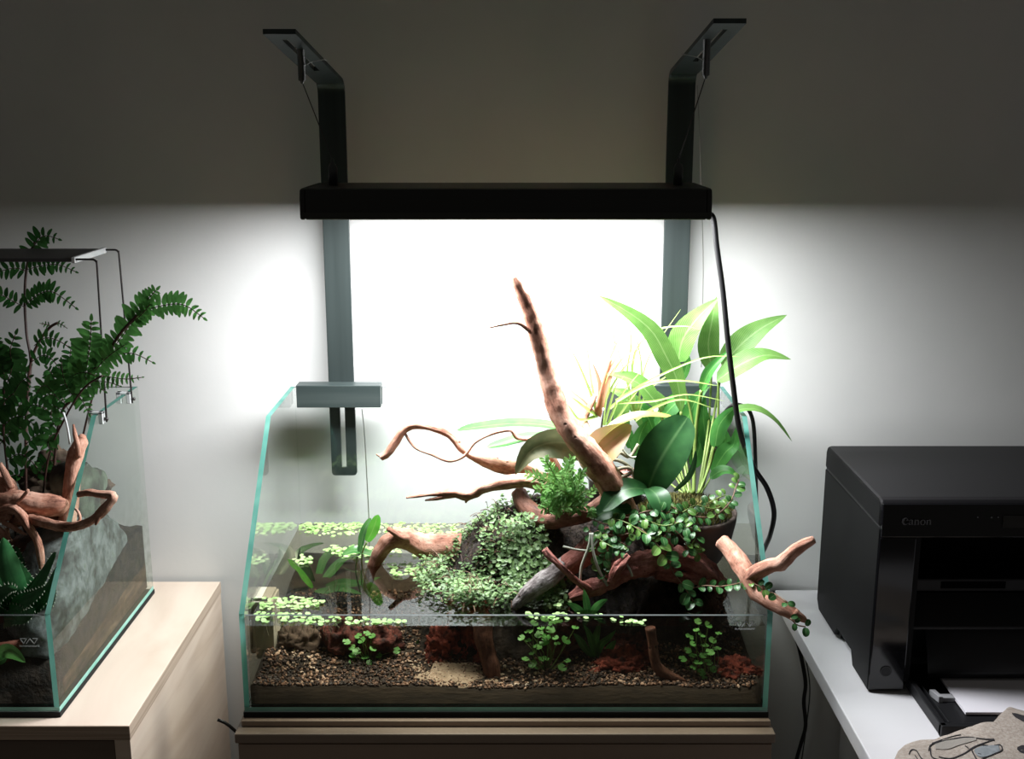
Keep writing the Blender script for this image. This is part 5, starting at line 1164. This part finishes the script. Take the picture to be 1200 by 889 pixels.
S.append([(3.98, .98, .1), (3.68, .82, .2), (3.58, .5, .26), (3.68, .18, .2), (3.98, .02, .1), (4.28, .18, .2), (4.38, .5, .26), (4.28, .82, .2), (3.98, .98, .1)])
a0, a1 = panel_pt(1057, 614.5), panel_pt(1091.5, 614.5); un = (a1.x-a0.x)/5.7
ribbons(S, lambda p: V((a0.x+p.x*un, PYF-.0047+.0, a0.z+p.y*un*1.0)), V((0, -.0005, 0)), 'brand_lettering', M_pgrey, cpn)
# left glossy column with the power button
xcR = at(1066, 720, PYF).x
MB().box((PX0+.001, PYF-.002, DZ+.004), (xcR, PYF+.006, CP0-.0015)).build('front_column', M_pgloss, pt, False, bevel=.0015)
pb = at(1038, 786, PYF-.002)
b = MB(); n = 28
ring = lambda r, y: [V((pb.x+r*math.cos(2*PI*i/n), y, pb.z+r*math.sin(2*PI*i/n))) for i in range(n)]
b.add(ring(.0072, PYF-.0022)+ring(.0068, PYF-.003)+ring(.0056, PYF-.003)+ring(.0054, PYF-.0022), [(k*n+i, k*n+(i+1) % n, (k+1)*n+(i+1) % n, (k+1)*n+i) for k in range(3) for i in range(n)])
pw = b.build('power_button', M_cord, pt)
b = MB(); b.add(ring(.0054, PYF-.0026)+[V((pb.x, PYF-.0027, pb.z))], [(i, (i+1) % n, n) for i in range(n)][::1]); b.build('cap', M_ptray, pw)
# inner cavity: ceiling, output shelf, sloped flap, lower bay
z1 = at(1080, 700, PYF+.03).z
MB().box((xcR, PYF+.085, CP0-.07), (PX1-.006, PYB-.1, CP0-.001)).build('cavity_wall', M_void, pt, False)
MB().box((xcR+.004, PYF+.045, at(1080, 693, PYF+.045).z), (PX1-.008, PYF+.09, at(1080, 676, PYF+.05).z)).build('output_slot', M_ptray, pt, False, bevel=.002)
MB().box((at(1104, 690, PYF+.04).x, PYF+.0445, at(1104, 689, PYF+.045).z), (at(1180, 690, PYF+.04).x, PYF+.0455, at(1104, 681, PYF+.045).z)).build('slot_dark', M_void, pt, False)  # black sheet on the slot face, painted for its dark inside
f0, f1 = at(1072, 695, PYF+.045), at(1070, 735, PYF+.01)
b = MB(); b.prism([(xcR+.004, y, z) for y, z in ((PYF+.05, f0.z), (PYF+.012, f1.z), (PYF+.012, f1.z-.004), (PYF+.05, f0.z-.006))], (PX1-xcR-.012, 0, 0)); b.build('output_flap', M_ptray, pt, False, bevel=.001)
b = MB(); b.prism([(xcR+.010, y, z) for y, z in ((PYF+.05, f1.z-.002), (PYF+.05, DZ+.022), (PYF+.058, DZ+.022), (PYF+.058, f1.z-.002))], (PX1-xcR-.02, 0, 0)); b.build('lower_bay_wall', M_ptray, pt, False)
# curved cover over the paper
cv0 = at(1090, 742, PYF+.012); cv1 = at(1102, 797, PYF+.002)
b = MB(); xx0 = at(1090, 780, PYF).x; prof = []
for k in range(9):
    u = k/8; prof.append((PYF+.030-.026*math.sin(u*PI/2), cv0.z+.004+(cv1.z-cv0.z-.002)*u))
b.prism([(xx0, y, z) for y, z in prof]+[(xx0, y+.003, z) for y, z in prof[::-1]], (PX1-xx0-.012, 0, 0)); b.build('paper_cover', M_ptray, pt)
# paper tray pulled out at the front
tl = at(1072, 806, z=DZ+.012); tf = at(1105, 852, z=DZ+.012)
tx0 = tl.x-.0; ty0 = tf.y; 
ty = thing if False else None
b = MB(); b.box((tx0, ty0, DZ+.002), (PX1-.04, PYF+.06, DZ+.006)); b.build('paper_tray', M_ptray, pt, False)
for lo_, hi_, nm in (((tx0-.003, ty0-.003, DZ+.002), (tx0+.004, PYF+.01, DZ+.016), 'tray_rim'), ((tx0-.003, ty0-.005, DZ+.001), (PX1-.04, ty0+.004, DZ+.016), 'tray_rim'), ((tx0+.011, ty0+.012, DZ+.006), (tx0+.0125, PYF, DZ+.012), 'tray_rib')):
    MB().box(lo_, hi_).build(nm, M_ptray, pt, False, bevel=.001)
g0 = at(1094, 812, z=DZ+.012)
b = MB(); b.prism([(g0.x-.003, g0.y+.006, DZ+.006), (g0.x+.002, g0.y-.012, DZ+.006), (g0.x+.007, g0.y-.012, DZ+.006), (g0.x+.004, g0.y+.006, DZ+.006)], (0, 0, .008)); b.box((g0.x+.004, g0.y-.010, DZ+.006), (g0.x+.022, g0.y+.0, DZ+.0115)); b.build('paper_guide', M_guide, pt, False, label='light grey paper guide', bevel=.0006)
# paper in the tray
pa = at(1132, 832, z=DZ+.013); pb_ = at(1102, 795, z=DZ+.013)
b = MB(); xx = [pa.x, PX1-.06]; ys = [pa.y+(PYF+.045-pa.y)*k/10 for k in range(11)]
vs = []
for y in ys:
    z = DZ+.0075+.004*max(0, (y-pa.y)/.1)**2
    vs += [(xx[0], y, z), (xx[1], y, z), (xx[1], y, z+.003), (xx[0], y, z+.003)]
F = []
for i in range(10):
    for k in range(4): F.append((4*i+k, 4*i+(k+1) % 4, 4*i+4+(k+1) % 4, 4*i+4+k))
F += [(3, 2, 1, 0), (40, 41, 42, 43)]
b.add(vs, F); o = b.build('paper_stack', M_paper, None, False); settag(o, 'stack of white paper lying in the printer tray', 'paper')

# ================================================================ linen pouch
zp = DZ+.012
outl = [(1047, 892), (1052, 881), (1060, 874), (1070, 871), (1084, 873), (1098, 867), (1124, 858), (1150, 850), (1172, 846), (1178, 837), (1184, 830), (1200, 834), (1235, 842), (1300, 860), (1300, 960), (1180, 985), (1090, 960), (1055, 915)]
O3 = [at(q[0], q[1], z=zp) for q in outl]; O3, _ = catmull(O3+O3[:1], [0]*(len(O3)+1), count=97); O3 = O3[:-1]
cen = V((sum(p.x for p in O3)/96, sum(p.y for p in O3)/96, 0))
t = thing('linen_pouch', 'beige linen pouch with printed line drawings at the desk corner', 'pouch', (cen.x, cen.y, DZ))
rows = []
for (k, h) in ((.96, .0), (1.0, .006), (1.0, .011), (.985, .0135), (.95, .015), (.85, .017), (.65, .0185), (.4, .0195), (.15, .02)):
    rows.append([V((cen.x+(p.x-cen.x)*k, cen.y+(p.y-cen.y)*k, DZ+.0008+h+(.0025*noise.noise(V((p.x*40*k, p.y*40*k, 3))) if h > .0112 else 0))) for p in O3])
b = MB(); vs = [v for r_ in rows for v in r_]; F = [(a*96+i, a*96+(i+1) % 96, (a+1)*96+(i+1) % 96, (a+1)*96+i) for a in range(len(rows)-1) for i in range(96)]
F.append(tuple(range(96))[::-1]); F.append(tuple((len(rows)-1)*96+i for i in range(96)))
b.add(vs, F); body = b.build('cloth', M_linen, t)
bvh = BVHTree.FromPolygons([tuple(v) for v in vs], F)
def onp(p, lift=.0005):
    a = CAM; d = (at(p.x, p.y, z=DZ+.016)-CAM).normalized(); h = bvh.ray_cast(a, d)
    return (h[0] if h[0] else at(p.x, p.y, z=DZ+.03))+V((0, 0, lift))
def pr(strokes, name, mat): return ribbons(strokes, lambda p: onp(p+V((2, 5, 0))), V((0, 0, .0003)), name, mat, body)
pr([[(1086, 875, 1), (1089, 868, 1.4), (1100, 864, 1), (1128, 859, 1.2), (1150, 861, 1), (1163, 862, 2.4)], [(1088, 872, 1.3), (1090, 882, 1.2), (1100, 886, 1)], [(1098, 882, 1), (1112, 884, 1.2), (1128, 878, 1.4), (1140, 870, 1.2), (1162, 862, 1)],
    [(1063, 879, 1), (1066, 874, 1.3), (1072, 875, 1), (1078, 884, 1.2), (1088, 889, 1.2)], [(1070, 880, .8), (1076, 888, 1), (1084, 893, 1)], [(1136, 873, 1.4), (1139, 879, 1.2), (1144, 886, 1.6), (1152, 883, 1), (1164, 878, 1), (1172, 874, 1.2), (1170, 868, 1.2), (1162, 869, 1)],
    [(1136, 873, 1), (1146, 868, 1), (1156, 869, 1)], [(1144, 878, .8), (1148, 879, .8)], [(1129, 869, 1), (1133, 872, 1)], [(1092, 886, 1), (1098, 889, 1.4), (1110, 889, 1)]], 'printed_outline', M_ink)
pr([[(1140, 874, 4), (1148, 876, 13), (1160, 874, 11), (1169, 872, 7)]], 'printed_patch', M_inkg)
pr([[(1094, 870, 6), (1108, 868, 10), (1124, 864, 7), (1142, 861, 3)]], 'printed_patch', solid('pale_grey_ink', (.30, .275, .25), .95))
pr([[(1190, 872, 3), (1196, 873, 9), (1206, 874, 12)]], 'printed_patch', M_ink)
pr([[(1184, 831, 1), (1190, 834, 5), (1200, 838, 7), (1214, 842, 8)]], 'fold_dark_strip', M_ink)  # flat dark strip stands in for the dark gap of the corner fold
pr([[(1090, 866, .7), (1112, 858.5, .7), (1124, 856, .7)]], 'stitching', M_ink)
